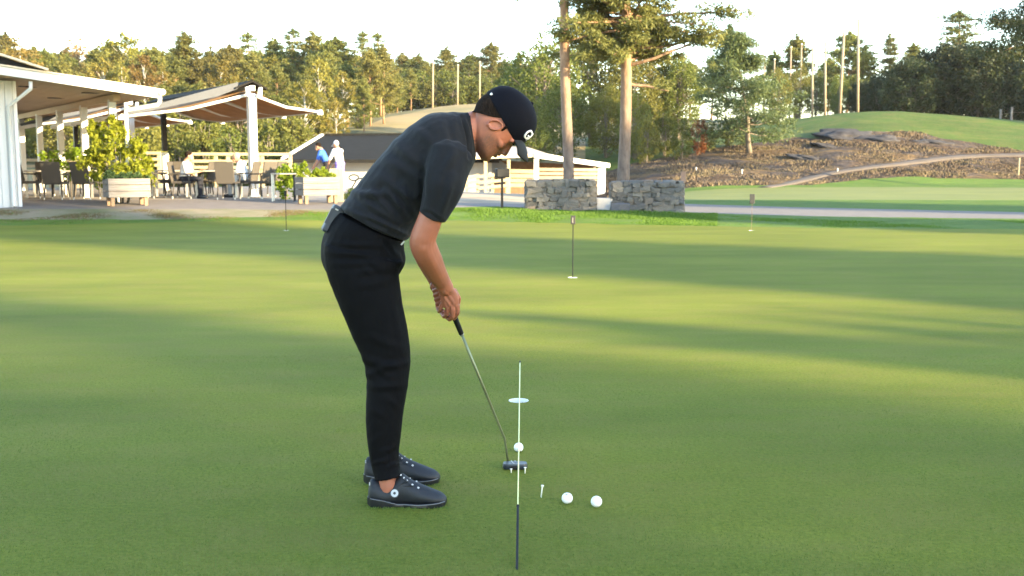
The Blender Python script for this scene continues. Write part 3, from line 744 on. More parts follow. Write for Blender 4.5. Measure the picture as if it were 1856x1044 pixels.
tag(blades('heather', P6, h6, m, rng, .045), 'brown heather and dry grass covering the mound', kind='stuff')
# ================================================================== BUILDINGS AND TERRACE
U1 = Vector((.82, .57, 0)); U2 = Vector((-.57, .82, 0)); UP = Vector((0, 0, 1))
M_white = mat('white_paint', (.60, .59, .57), .55, .05, 3, .05, 40)
M_whitew = mat('white_wood', (.56, .55, .53), .6, .06, 4, .15, 30, stretch=(8, 8, .4))
M_roof = mat('dark_roofing', (.017, .016, .015), .9, .25, 3, .3, 30, spec=.08)
M_soffit = mat('soffit_boards', (.36, .245, .145), .6, .08, 2, .1, 20)
M_edge = mat('roof_edge_metal', (.62, .5, .36), .5, .08, 3)
M_black = mat('black_metal', (.010, .010, .011), .55, .2, 8, spec=.25)
M_wicker = mat('dark_wicker', (.040, .034, .030), .7, .3, 60, .3, 90)
M_taupe = mat('taupe_weave', (.075, .062, .050), .75, .12, 50, .3, 90)
M_steel = mat('brushed_steel', (.55, .53, .5), .4, .08, 20, metal=.7)
M_tabletop = mat('table_top', (.33, .29, .25), .5, .12, 12)
M_greywood = mat('weathered_wood', (.19, .172, .158), .85, .2, 5, .35, 30, stretch=(.5, 6, 6), col2=(.125, .112, .105))
M_brownwood = mat('brown_wood', (.20, .13, .08), .8, .25, 5, .2, 30)
M_rail = mat('pale_timber', (.42, .33, .21), .7, .12, 4, .2, 20)

# --- the white clubhouse with its porch roof
C0 = at(286, 172, 26.0); SL = .113
root = empty('clubhouse', ground(38, 25.0), 'white clubhouse with a long porch roof at the left edge', 'building')
def rp(a, b, dz=0):       # a metres back along the eave, b metres up the slope from the eave corner
    p = C0 + U2 * a - U1 * b; p.z = C0.z + b * SL + dz; return p
def slab(mb, a0, a1, b0, b1, z0, z1):
    P = [rp(a0, b0, z0), rp(a0, b1, z0), rp(a1, b1, z0), rp(a1, b0, z0)]; Q = [rp(a0, b0, z1), rp(a0, b1, z1), rp(a1, b1, z1), rp(a1, b0, z1)]
    mb.add(P + Q, [(0, 1, 2, 3), (7, 6, 5, 4), (0, 4, 5, 1), (1, 5, 6, 2), (2, 6, 7, 3), (3, 7, 4, 0)]); return mb
slab(MB(), -.02, 15, 0, 7, -.03, .115).build('roof', M_white, root)
slab(MB(), -.06, 15.1, -.05, 7, .118, .155).build('roof_edge', M_edge, root)
slab(MB(), -.05, 15.1, 3.0, 7, .157, .23).build('roof_covering', M_roof, root)
mb = MB(); P = [rp(-.045, 2.55, .165), rp(-.045, 7, .95), rp(-.045, 7, .3), rp(-.045, 2.6, .158)]; mb.prism(P, U2 * 9); mb.build('upper_roof', M_roof, root)
mb = MB(); mb.bar(rp(-.09, 2.5, .19), rp(-.09, 7, .99), .09, .05); mb.build('upper_roof_trim', M_edge, root)
for i in range(26):        # soffit boards running along the eave
    b0 = .03 + i * .268; slab(MB(), .03, 14.9, b0, b0 + .26, -.052, -.033).build('soffit_board', M_soffit, root)
mb = MB(); slab(mb, -.025, .03, 0, 7, -.075, -.031); mb.build('fascia', M_white, root)
mb = MB(); mb.tube([rp(-.12, -.09, .08), rp(15, -.09, .08)], .075, 10); mb.build('gutter', M_white, root, smooth=True)
mb = MB(); p0 = rp(.1, -.07, .08); q = rp(.6, .62, -.42); mb.tube([p0, p0 - UP * .22, p0 - UP * .3 - U1 * .05, q, q - UP * .12, Vector((q.x, q.y, .45))], .052, 10); mb.build('downspout', M_white, root, smooth=True)
for t in (0, 3, 6, 9, 12):
    p = Vector((-9.98, 26.5, 0)) + U2 * t; z0 = float(zt(p.x, p.y)) - .05; z1 = C0.z - .16 + .07
    mb = MB(); mb.box((p.x, p.y, (z0 + z1) / 2), (.17, .17, z1 - z0), math.atan2(U1.y, U1.x)); o = mb.build('post', M_whitew, root, bevel=.01)
p = Vector((-9.98, 26.5, C0.z - .06)); mb = MB(); mb.bar(p - U2 * .5, p + U2 * 13.5, .16, .16); mb.build('beam', M_soffit, root)
for a, b in ((2.2, 2.5), (3.6, 2.9), (1.4, 1.2), (4.4, 1.4)): mb = MB(); mb.box(rp(a, b, -.062), (.5, .09, .02), math.atan2(U1.y, U1.x)); mb.build('soffit_vent', M_black, root)
P0 = ground(38, 25.0); zb = P0.z - .06; ang = math.atan2(U1.y, U1.x)
def wall_box(mb, s0, s1, z0, z1, th, off=0):
    c = P0 - U1 * (s0 + s1) / 2 + U2 * (th / 2 + off); mb.box((c.x, c.y, (z0 + z1) / 2), (s1 - s0, th, z1 - z0), ang); return mb
zt1 = lambda s: C0.z + (2.97 + s) * SL - .06
mb = MB(); wall_box(mb, 0.0, 7, zb, zt1(0) - .02, .2, .035); mb.build('wall', M_white, root)
c = P0 + U2 * 3.6 - U1 * .1; mb = MB(); mb.box((c.x, c.y, (zb + zt1(0)) / 2), (.2, 6.6, zt1(0) - zb), ang); mb.build('side_wall', M_white, root)
for i in range(20):
    mb = MB(); wall_box(mb, .06 + i * .17, .06 + i * .17 + .158, zb + .02, zt1(0) - .02, .03, .0); mb.build('siding_board', M_whitew, root)
mb = MB(); wall_box(mb, -.03, .05, zb, zt1(0) - .02, .05, -.02); mb.build('corner_trim', M_white, root)
mb = MB(); p = P0 - U1 * .16 - U2 * .07; q = rp(.12, 2.85, -.12); mb.tube([q, q - UP * .16, Vector((p.x, p.y, q.z - .55)), Vector((p.x, p.y, zb + .15)), Vector((p.x, p.y, zb + .08)) - U2 * .1], .045, 10); mb.build('downspout', M_white, root, smooth=True)
g = rp(3, 3.2, .3); r2 = empty('antenna_mast', g, 'thin dark antenna mast on the clubhouse roof', 'antenna')
mb = MB(); mb.tube([(0, 0, 0), (-.02, 0, 2.2), (-.05, 0, 2.9)], [.03, .02, .012], 6); mb.build('mast', M_black, r2, world=False)
mb = MB(); [mb.tube([(-.12, 0, h), (.1, 0, h)], .006, 4) for h in (2.0, 2.3, 2.6)]; mb.build('cross_arm', M_black, r2, world=False)

# --- the double awning on two posts
m, nt, b = new_mat('awning_fabric')
f = noise_tex(nt, 3, 3); c = ramp(nt, f, [(.3, (.23, .13, .055)), (.7, (.30, .17, .073))]); nt.links.new(c, b.inputs['Base Color']); b.inputs['Roughness'].default_value = .8
tr = nt.nodes.new('ShaderNodeBsdfTranslucent'); nt.links.new(c, tr.inputs[0]); mx = nt.nodes.new('ShaderNodeMixShader'); mx.inputs[0].default_value = .5
nt.links.new(b.outputs[0], mx.inputs[1]); nt.links.new(tr.outputs[0], mx.inputs[2]); nt.links.new(mx.outputs[0], nt.nodes['Material Output'].inputs[0]); M_awn = m
M_val = mat('awning_valance', (.045, .05, .065), .7, .12, 4)
NR = at(455, 160, 29.8); LEN = 8.26; base = Vector((NR.x, NR.y, float(zt(NR.x, NR.y))))
def fabric(mb, run, drop, sag):
    rings = []; n = 14
    for i in range(n + 1):
        s = i / n; row = []
        for k in range(9):
            t = k / 8; p = U1 * run * s + U2 * (LEN * t); z = (NR.z - base.z) - .03 + drop * s - sag * math.sin(math.pi * s) + .03 * math.sin(t * 19) * math.sin(math.pi * s)
            row.append(Vector((p.x, p.y, z)))
        rings.append(row + [q + UP * .012 for q in reversed(row)])
    return mb.loft(rings)
def awning(label):
    r = empty('awning', base, label, 'awning', 'awnings over the terrace'); kw = dict(parent=r, world=False); zr = NR.z - base.z
    for k, t in enumerate((.0, 1.0)):
        p = U2 * LEN * t
        if k == 0: mb = MB(); mb.box((p.x, p.y, zr / 2 - .1), (.21, .21, zr - .1), ang); mb.build('post', M_white, **kw)
        else:
            mb = MB(); mb.box((p.x, p.y, .45 * zr / 2 - .05), (.2, .2, .45 * zr), ang); o = mb.build('post', M_white, **kw)
            mb = MB(); mb.box((p.x, p.y, zr * .72), (.16, .16, zr * .54), ang); mb.build('upper_post', M_black, **kw)
    mb = MB(); mb.bar(UP * zr - U2 * .1, UP * zr + U2 * (LEN + .1), .16, .14); mb.build('ridge_beam', M_white, **kw)
    mb = MB(); mb.prism([UP * (zr + .16) - U2 * .15, UP * (zr - .03) + U1 * .42 - U2 * .15, UP * (zr + .02) + U1 * .42 - U2 * .15, UP * (zr + .22) - U2 * .15, UP * (zr - .0) - U1 * .5 - U2 * .15, UP * (zr - .05) - U1 * .5 - U2 * .15], U2 * (LEN + .3)); mb.build('ridge_hood', M_roof, **kw)
    for run, drop, sag, ht in ((-3.57, -.86, .10, .0), (2.07, -.58, .16, 0)):
        fabric(MB(), run, drop, sag).build('canopy', M_awn, smooth=True, **kw)
        e = U1 * run + UP * (zr + drop)
        mb = MB(); mb.tube([e - U2 * .08, e + U2 * (LEN + .08)], .05, 8); mb.build('front_bar', M_white, **kw)
        for t in (.0, .33, .66, 1.0):
            mb = MB(); mb.tube([UP * (zr - .16) + U2 * (LEN * t + .03), U1 * run * .5 + UP * (zr + drop * .5 - .2) + U2 * (LEN * t + .03), e + U2 * LEN * t - UP * .02], [.045, .04, .035], 8); mb.build('folding_arm', M_white, **kw)
            mb = MB(); q = e + U2 * LEN * t; mb.box(q - UP * .05, (.16, .1, .1), ang); mb.build('bracket', M_white, **kw)
    e = -U1 * 3.57 + UP * (zr - .86)
    mb = MB(); mb.prism([UP * (zr + .15) - U1 * .4 - U2 * .06, e - U2 * .06 + UP * .06, e - U2 * .06 - UP * .02, -U1 * 1.0 + UP * (zr - .27) - U2 * .06, UP * (zr - .03) - U1 * .4 - U2 * .06], -U2 * .012); mb.build('valance', M_val, **kw)
    for s in (-1, 1):
        mb = MB(); q = UP * (zr - .1) + U1 * .16 * s - U2 * .2; mb.tube([q + UP * .12 + U1 * .04 * s, q - UP * .14], [.055, .075], 8); mb.build('floodlight', M_white, **kw)
    return r
aw = awning('brown double awning on white posts nearest the putting green')
a2 = copy_tree(aw); a2.location = base + Vector((-5.9, 6.9, 0)); a2['label'] = 'brown double awning partly hidden behind the nearer awning and the shrub'

# --- low dark roofed building behind the terrace
def pts(*l): return [at(*q) for q in l]
root = empty('driving_range_building', ground(640, 58), 'low building with a broad dark roof and white wall beyond the terrace', 'building')
ev = 289; A = at(512, ev, 52); B = at(905, ev, 52); A2 = at(585, 245, 60); B2 = at(905, 243, 60); A3 = Vector((A.x + .9, 68, A.z)); B3 = Vector((B.x, 68, B.z))
mb = MB(); mb.add([A, B, B2, A2], [(0, 1, 2, 3)]); mb.add([A2, B2, B3, A3], [(0, 1, 2, 3)]); mb.add([p - UP * .16 for p in (A, B, B2, A2)], [(3, 2, 1, 0)]); mb.add([A, B, B - UP * .16, A - UP * .16], [(0, 1, 2, 3)]); mb.add([A, A2, A3], [(0, 1, 2)]); mb.build('roof', M_roof, root)
mb = MB(); mb.bar(A + UP * .03, A2 + UP * .03, .16, .12); mb.build('verge_board', M_white, root)
mb = MB(); mb.bar(A2 + UP * .05, B2 + UP * .05, .25, .08); mb.build('ridge_cap', M_roof, root)
mb = MB(); mb.box(((A.x + B.x) / 2, 53.2, (A.z - 2.6) / 2 + .0), (B.x - A.x - .8, .25, A.z + 2.4), 0); mb.build('wall', mat('grey_white_render', (.36, .37, .385), .8, .08, 2), root)

# --- open driving shelter with timber rails
M_shroof = mat('grey_roof_felt', (.33, .29, .26), .85, .15, 3, .3, 20)
root = empty('driving_shelter', ground(960, 52), 'open driving shelter with a low grey roof and timber rails behind the left stone wall', 'shelter')
a, b_, c_, d_, e_ = at(826, 284, 51), at(968, 279, 51), at(1102, 298, 57), at(955, 266, 58), at(826, 263, 58)
mb = MB(); th = UP * .12
mb.add([a, b_, d_, e_, a - th, b_ - th, d_ - th, e_ - th], [(0, 1, 2, 3), (7, 6, 5, 4), (0, 4, 5, 1), (2, 6, 7, 3), (3, 7, 4, 0), (1, 5, 6, 2)]); mb.build('roof', M_shroof, root)
c2 = c_ + Vector((-1.5, 3.5, .1)); mb = MB(); mb.add([b_ - UP * .01, c_, c2, d_ - UP * .01, b_ - th, c_ - th, c2 - th, d_ - th], [(0, 1, 2, 3), (7, 6, 5, 4), (0, 4, 5, 1), (1, 5, 6, 2), (2, 6, 7, 3), (3, 7, 4, 0)]); mb.build('side_roof', M_shroof, root)
mb = MB(); mb.bar(b_ + Vector((0, -.06, -.06)), c_ + Vector((.06, -.06, -.06)), .09, .24); mb.build('fascia', M_white, root)
mb = MB(); mb.bar(a + Vector((0, -.06, -.07)), b_ + Vector((-.08, -.06, -.07)), .08, .17); mb.build('fascia', M_edge, root)
mb = MB(); q0 = at(826, 286, 57.6); q1 = at(1080, 300, 57.6); mb.add([q0, q1, Vector((q1.x, q1.y, -1.2)), Vector((q0.x, q0.y, -1.2))], [(0, 1, 2, 3)]); mb.box(((q0.x + q1.x) / 2, 57.75, .05), (q1.x - q0.x, .12, 2.6)); mb.build('back_wall', M_brownwood, root)
for px, py, Y, w, mm in ((880, 288, 51.2, .16, M_rail), (922, 287, 51.2, .16, M_rail), (972, 287, 51.4, .24, M_white), (1090, 301, 56.7, .42, M_white)):
    q = at(px, py, Y); mb = MB(); mb.box((q.x, q.y, (q.z - 1.3) / 2), (w, w, q.z + 1.3)); mb.build('post', mm, root, bevel=.01)
def rail(px0, py0, px1, py1, Y, w=.15, nm='rail', mm=M_rail, par=root):
    mb = MB(); mb.bar(at(px0, py0, Y), at(px1, py1, Y), .06, w); mb.build(nm, mm, par)
for i in range(5): rail(976, 307 + i * 7.4, 1083, 308 + i * 7.0, 53.5 + .01 * i)
for i in range(4): rail(925, 310 + i * 8.5, 968, 311 + i * 8.2, 52.4 + .01 * i, .19)
for px in (1022, 1078): rail(px, 304, px, 345, 53.6, .12, 'rail_post')
q = at(886, 303, 54.5); r2 = empty('covered_cart', (q.x, q.y, float(zt(q.x, q.y))), 'blue grey covered cart parked under the driving shelter roof', 'cart')
mb = MB(); z = q.z - r2.location.z; mb.prism([(-.95, -.5, z - .5), (.95, -.5, z - .5), (.95, -.5, z + .12), (.6, -.5, z + .33), (-.8, -.5, z + .33), (-.95, -.5, z + .1)], (0, 1.0, 0)); mb.build('cover', mat('blue_grey_tarp', (.16, .19, .25), .6, .15, 3), r2, world=False, bevel=.04)
for s in (-.6, .6): mb = MB(); mb.tube([(s, -.45, z - .62), (s, .45, z - .62)], .24, 14); mb.build('wheel', M_black, r2, world=False)
root = empty('rail_fence', ground(888, 43), 'pale timber rail fence slanting down beside the driving shelter', 'fence')
for (x0, y0, x1, y1) in ((842, 324, 866, 320), (866, 320, 921, 316), (842, 333, 866, 329), (866, 331, 921, 326), (842, 342, 866, 339), (866, 341, 921, 336)): rail(x0, y0, x1, y1, 45, .13, 'rail', M_rail, root)
for px, y0 in ((846, 318), (866, 315), (893, 314), (919, 312)): rail(px, y0, px, 352, 45.1, .12, 'post', M_rail, root)

# --- terrace fence
def fence(label, px0, px1, Y, rails, posts, ztop, mm=M_rail, w=.11):
    r = empty('terrace_fence', ground((px0 + px1) / 2, Y), label, 'fence')
    for py in rails: mb = MB(); mb.bar(at(px0, py, Y), at(px1, py + .5, Y), .05, w); mb.build('rail', mm, r)
    for px in posts: p = at(px, ztop, Y + .07); z0 = float(zt(p.x, p.y)); mb = MB(); mb.box((p.x, p.y, (p.z + z0) / 2 - .05), (.13, .08, p.z - z0 + .1)); mb.build('post', mm, r)
    return r
fence('pale timber fence along the back of the terrace under the awning', 345, 529, 41, (279, 292, 303), (347, 391, 413, 470, 475, 526), 277)
fence('short pale timber fence between the shrub and the black white post', 255, 291, 41.5, (277, 288, 299), (258, 288), 275)
fence('low pale fence behind the chairs beside the clubhouse wall', 30, 190, 41.0, (290, 301), (40, 90, 140, 185), 288)

# --- wicker chairs
def chair_parts():
    r = empty('wicker_chair', (0, 0, 0)); kw = dict(parent=r, world=False)
    mb = MB(); mb.box((0, 0, .43), (.48, .46, .07)); mb.build('seat', M_wicker, bevel=.015, **kw)
    mb = MB(); mb.prism([(-.24, .22, .40), (.24, .22, .40), (.25, .34, .97), (-.25, .34, .97)], (0, .045, .01)); mb.build('backrest', M_taupe, bevel=.012, **kw)
    for sx in (-1, 1):
        for sy in (-1, 1):
            mb = MB(); mb.tube([(sx * .21, sy * .2, .42), (sx * .23, sy * .24, .05)], [.022, .016], 8); o = mb.build('leg', M_wicker, **kw)
            f = MB(); f.tube([(sx * .23, sy * .24, .055), (sx * .232, sy * .243, .0)], .017, 8); f.build('foot_cap', M_steel, o, world=False)
        mb = MB(); mb.tube([(sx * .255, .26, .66), (sx * .265, -.12, .65), (sx * .25, -.2, .60), (sx * .23, -.2, .44)], .018, 7); mb.build('armrest', M_wicker, **kw)
    return r
chair = chair_parts(); first = True
GC = 'wicker chairs on the terrace'
CH = [(104, 27.6, 180, 'taupe backed wicker chair seen square on beside the clubhouse wall'), (158, 27.7, 172, 'square on wicker chair just left of the planter with the tall shrub'),
      (60, 28.4, 100, 'wicker chair seen sideways right next to the white clubhouse wall'), (82, 29.8, 20, 'dark wicker chair behind the table beside the clubhouse wall'), (138, 29.9, 0, 'dark wicker chair between the two square backed chairs, beyond their table'),
      (290, 28.4, 128, 'dark wicker chair turned towards the table just right of the planter with the tall shrub'), (316, 30.4, 0, 'wicker chair on the far side of the table at the black and white post'), (280, 30.2, 75, 'wicker chair half hidden behind the leftmost chair right of the shrub'),
      (334, 28.2, 92, 'wicker chair on which the dark haired seated person sits'), (366, 29.2, 262, 'empty dark wicker chair directly behind the knees of the dark haired seated person'),
      (415, 27.6, 178, 'taupe backed wicker chair seen square on in front of the awning post'), (395, 30.3, 10, 'dark wicker chair across the table from the square on chair by the awning post'),
      (445, 28.9, 262, 'wicker chair on which the pale haired seated person sits'), (474, 28.0, 240, 'dark wicker chair with a leaning side profile, right of the awning post'), (492, 29.3, 255, 'rightmost dark wicker chair, just left of the bare metal frame table')]
for px, Y, rz, lab in CH:
    c = chair if first else copy_tree(chair); first = False
    c.location = ground(px, Y); c.rotation_euler = (0, 0, R(rz)); tag(c, lab, 'chair', GC)
def table(px, Y, rz, L, W, label, h=.74):
    r = empty('terrace_table', ground(px, Y), label, 'table', 'tables on the terrace', R(rz)); kw = dict(parent=r, world=False)
    mb = MB(); mb.box((0, 0, h - .02), (L, W, .04)); mb.build('tabletop', M_tabletop, bevel=.008, **kw)
    for sx in (-1, 1):
        for sy in (-1, 1): mb = MB(); mb.box((sx * (L / 2 - .05), sy * (W / 2 - .05), (h - .04) / 2), (.055, .055, h - .04)); mb.build('leg', M_steel, **kw)
    return r
table(88, 28.8, 8, 1.0, .8, 'square terrace table beside the clubhouse wall'); table(150, 28.9, 0, .9, .8, 'terrace table hidden among chairs left of the tall shrub')
table(312, 29.3, 10, 1.0, .8, 'terrace table in front of the black and white awning post'); table(398, 28.8, 4, 1.15, .85, 'terrace table with a bright leg in front of the seated pair')
q = ground(515, 26.9); r = empty('frame_table', q, 'bare metal frame table with thin legs left of the smaller planter', 'table', rz=R(8)); 
for sx in (-1, 1):
    for sy in (-1, 1): mb = MB(); mb.box((sx * .27, sy * .25, .34), (.03, .03, .68)); mb.build('leg', M_steel if sx < 0 else M_black, r, world=False)
mb = MB(); mb.box((0, 0, .695), (.6, .55, .03)); mb.build('tabletop', M_tabletop, r, world=False)

# --- planters
def planter(px, Y, label, L=.98, W=.5, zb=.2, zh=.46):
    r = empty('planter', ground(px, Y), label, 'planter', rz=ang); kw = dict(parent=r, world=False)
    for i in range(3):
        z = zb + (i + .5) * zh / 3; hh = zh / 3 - .012
        for s in (-1, 1):
            mb = MB(); mb.box((0, s * W / 2, z), (L, .035, hh)); mb.build('plank', M_greywood, bevel=.006, **kw)
            mb = MB(); mb.box((s * (L / 2 - .0165), 0, z), (.035, W - .04, hh - .002)); mb.build('plank', M_greywood, bevel=.006, **kw)
    for sx in (-1, 1):
        for sy in (-1, 1): mb = MB(); mb.box((sx * (L / 2 - .1), sy * (W / 2 - .065), .24), (.08, .08, .48)); mb.build('leg', M_brownwood, **kw)
    mb = MB(); mb.box((0, 0, zb + zh - .06), (L - .08, W - .06, .04)); mb.build('soil', M_dirt, **kw)
    return r
pl1 = planter(231, 25.4, 'grey plank planter on legs in front of the tall yellow green shrub'); pl2 = planter(576, 26.2, 'grey plank planter on legs just left of the golfer, with low plants')
def shrub(name, loc, arr, leaf, label, rz=0, cat='shrub', group=None):
    tb, V, Fq = arr; r = empty(name, loc, label, cat, group, rz); link('stems', tb.mesh('stems', M_barkg, True), r); link('foliage', mesh_np('foliage', V, Fq, leaf), r); return r
M_lime = leaf_mat('lime_leaves', (.13, .18, .012), (.26, .31, .03), .55)
M_herb = leaf_mat('herb_leaves', (.05, .085, .03), (.10, .14, .05), .4)
def ell_arrays(seed, blobs, leaves, lw):
    rng = np.random.default_rng(seed); C = []; Rr = []; tb = MB()
    for c, r in blobs:
        tb.tube([(c[0] * .3, c[1] * .3, 0), (c[0] * .7, c[1] * .7, c[2] * .6), c], [.02, .014, .006], 5)
        for k in range(14):
            u = rng.normal(size=3); u /= np.linalg.norm(u); q = .5 + .5 * rng.random(); C.append([c[i] + u[i] * r[i] * q for i in range(3)]); s = .28 + .15 * rng.random(); Rr.append([r[i] * s for i in range(3)])
    V, Fq = leaf_quads(C, Rr, leaves, lw, rng); return tb, V, Fq
g = ground(222, 26.05)
shrub('shrub', g, ell_arrays(301, [((.0, 0, 1.25), (.55, .5, .62)), ((.35, .1, .9), (.5, .45, .6)), ((-.45, 0, 1.35), (.38, .36, .52)), ((-.72, .1, 1.0), (.34, .34, .4)), ((.1, -.1, .6), (.6, .45, .45)), ((-.15, 0, 1.75), (.3, .3, .35)), ((-.62, .05, 1.75), (.16, .16, .35)), ((.5, 0, 1.25), (.3, .3, .4))], 34, (.11, .07)), M_lime, 'tall yellow green shrub behind the wooden planter')
shrub('shrub', ground(130, 29.6), ell_arrays(302, [((0, 0, .9), (.5, .4, .5)), ((-.6, .2, 1.0), (.4, .3, .35)), ((.3, 0, 1.1), (.35, .3, .4))], 18, (.11, .07)), M_lime, 'airy yellow green shrub among the chairs beside the clubhouse')
shrub('planter_plants', pl1.location + UP * .6, ell_arrays(303, [((x, 0, .1), (.18, .2, .13)) for x in (-.36, -.12, .12, .36)], 40, (.06, .03)), M_herb, 'low grey green plants filling the planter in front of the tall shrub', ang, 'plant')
shrub('planter_plants', pl2.location + UP * .6, ell_arrays(304, [((x, 0, h), (.17, .2, h + .03)) for x, h in ((-.38, .2), (-.15, .1), (.12, .13), (.36, .06))], 40, (.07, .04)), M_lime, 'yellow green plants growing in the smaller planter by the golfer', ang, 'plant')
shrub('shrub', ground(517, 27.6), ell_arrays(305, [((0, 0, .35), (.3, .25, .38)), ((.1, 0, .7), (.32, .25, .25))], 40, (.09, .06)), M_lime, 'leafy shrub growing behind the bare metal frame table')
shrub('shrub', ground(648, 27.5), ell_arrays(306, [((0, 0, .15), (.35, .3, .2))], 50, (.08, .05)), M_herb, 'low dark green bush close behind the golfer back')
q = ground(611, 26.9); r = empty('wooden_screen', q, 'pale upright board standing behind the right end of the smaller planter', 'board')
for i in range(3): mb = MB(); mb.box((-.115 + i * .115, 0, .42), (.11, .03, .84)); mb.build('plank', M_rail, r, world=False)
# push cart with black handle near the far golfers
q = ground(652, 47); r = empty('golf_trolley', q, 'black golf trolley with a looped handle beside the person in purple shorts', 'trolley'); kw = dict(parent=r, world=False)
mb = MB(); mb.tube([(-.4, 0, .25), (-.1, 0, .75), (.35, 0, .8), (.55, 0, 1.0)], .03, 8); mb.build('frame', M_black, **kw)
mb = MB(); mb.tube([(-.25 + .22 * math.cos(t), 0, .8 + .13 * math.sin(t)) for t in np.linspace(0, 6.28, 14)], .03, 7); mb.build('handle', M_black, **kw)
for s in (-.2, .2): mb = MB(); mb.tube([(-.4, s - .03, .18), (-.4, s + .03, .18)], .18, 14); mb.build('wheel', M_black, **kw)

# --- stone walls
m, nt, b = new_mat('field_stone'); oi = nt.nodes.new('ShaderNodeObjectInfo'); f = noise_tex(nt, 9, 5, .65)
c = ramp(nt, oi.outputs['Random'], [(0, (.10, .094, .088)), (.3, (.19, .17, .15)), (.55, (.14, .135, .13)), (.8, (.25, .22, .185)), (1, (.165, .13, .105))])
c = mix(nt, 1, c, ramp(nt, f, [(.3, (.5, .5, .5)), (.7, (1.15, 1.13, 1.1))]), 'MULTIPLY'); nt.links.new(c, b.inputs['Base Color']); b.inputs['Roughness'].default_value = .9
bp = N(nt, 'ShaderNodeBump', Strength=.8, Distance=.02); nt.links.new(f, bp.inputs['Height']); nt.links.new(bp.outputs[0], b.inputs['Normal']); M_stone = m
M_outcrop = mat('grey_outcrop', (.062, .058, .06), .95, .35, 3, .6, 12, col2=(.035, .031, .032), spec=.1)
M_mortar = mat('mortar', (.25, .22, .19), .95, .2, 8, .4, 30)
rs = random.Random(4); STONES = []
for i in range(14):
    bm = bmesh.new(); bmesh.ops.create_cube(bm, size=1); bmesh.ops.subdivide_edges(bm, edges=bm.edges, cuts=1, use_grid_fill=True)
    for v in bm.verts:
        l = v.co.length; v.co *= (1 - .32 * max(0, l - .5)); v.co += Vector((rs.gauss(0, .055), rs.gauss(0, .04), rs.gauss(0, .07)))
    me = bpy.data.meshes.new('stone'); bm.to_mesh(me); bm.free(); me.materials.append(M_stone); STONES.append(me)
def stone_wall(px0, px1, py_top, Y, label, depth=.55, rows=7):
    A = ground(px0, Y); B = ground(px1, Y); z0 = min(A.z, B.z) - .08; z1 = at(px0, py_top, Y).z; L = B.x - A.x
    r = empty('stone_wall', ((A.x + B.x) / 2, Y + depth / 2, z0), label, 'wall'); H = z1 - z0
    mb = MB(); mb.box((0, 0, H / 2 - .02), (L - .1, depth - .1, H - .04)); mb.build('core', M_mortar, r, world=False)
    def lay(L, place):
        z = 0
        hs = [rs.uniform(.6, 1.45) for _ in range(rows)]; k = H / sum(hs)
        for h in hs:
            h *= k; x = -L / 2
            while x < L / 2 - .02:
                w = min(rs.choice((rs.uniform(.07, .15), rs.uniform(.12, .24), rs.uniform(.2, .4))), L / 2 - x); w = w if L / 2 - x - w > .08 else L / 2 - x
                o = link('stone', rs.choice(STONES), r); place(o, x + w / 2, z + h / 2 + rs.gauss(0, .006), w * 1.02, h * 1.02); x += w
            z += h
    def front(o, x, z, w, h): o.location = (x, -depth / 2 + .06 + rs.gauss(0, .022), z); o.scale = (w * rs.uniform(.95, 1.15), .2, h * rs.uniform(.85, 1.25)); o.rotation_euler = (rs.gauss(0, .08), rs.gauss(0, .13), rs.gauss(0, .08))
    def end(s):
        def f(o, x, z, w, h): o.location = (s * (L / 2 - .05), x, z); o.scale = (.18, w, h)
        return f
    lay(L, front); lay(depth, end(-1)); lay(depth, end(1))
    x = -L / 2
    while x < L / 2 - .05:
        w = min(rs.uniform(.18, .4), L / 2 - x); o = link('stone', rs.choice(STONES), r); o.location = (x + w / 2, 0, H + rs.gauss(0, .012)); o.scale = (w, depth, .1); x += w
    return r
stone_wall(954, 1079, 328, 25.6, 'rough stone wall in front of the left tall pine trunk'); stone_wall(1109, 1238, 331, 25.8, 'rough stone wall in front of the right tall pine trunk')
q = ground(1096, 25.9); r = empty('concrete_block', q, 'pale concrete block in the gap between the two stone walls', 'block'); mb = MB(); mb.box((0, .1, .14), (.42, .4, .36)); mb.build('block', mat('pale_concrete', (.5, .46, .43), .9, .12, 6, .3, 30), r, world=False, bevel=.02)
q = ground(1124, 25.35); r = empty('boulder', q, 'dark grey boulder in the grass below the right stone wall', 'rock')
o = link('rock', STONES[3].copy(), r); o.data.materials[0] = mat('dark_rock', (.075, .078, .09), .85, .25, 8, .5, 30); o.scale = (.46, .3, .34); o.location = (0, 0, .06)
for v in []: pass
q = ground(910, 25.9); r = empty('post_lamp', q, 'black post with a box shaped head beside the path, left of the stone walls', 'post'); kw = dict(parent=r, world=False)
mb = MB(); mb.box((0, 0, .45), (.06, .06, .98)); mb.build('post', M_black, **kw)
mb = MB(); mb.box((0, .02, .86), (.34, .2, .22), .35); mb.build('head', M_black, bevel=.02, **kw)

# --- poles of the practice range
def pole(px, y0, y1, Y, w, lean=0, label='', group=None):
    a = at(px, y1, Y); z0 = float(zt(a.x, a.y)); g = Vector((a.x, a.y, min(z0, a.z) - .2)); b = at(px + lean, y0, Y)
    r = empty('net_pole', g, label, 'pole', group); mb = MB(); mb.tube([(0, 0, 0), b - g], [w, w * .75], 8); mb.build('pole', M_pole, r, world=False, smooth=True)
    mb = MB(); mb.tube([b - g, b - g + UP * .05], w * .9, 8); mb.build('pole_cap', M_steel, r, world=False)
M_pole = mat('pole_wood', (.30, .22, .15), .8, .15, 4, .2, 20)
for px, y0, y1, Y, t in ((784, 112, 196, 127, 'leftmost of the tall poles on the dry hill'), (829, 118, 184, 134, 'second tall pole from the left on the dry hill'), (869, 112, 182, 138, 'tall pole on the dry hill just left of the golfer cap'), (942, 112, 152, 138, 'short looking pole among trees right above the golfer cap')): pole(px, y0, y1, Y, .12, 1, t)
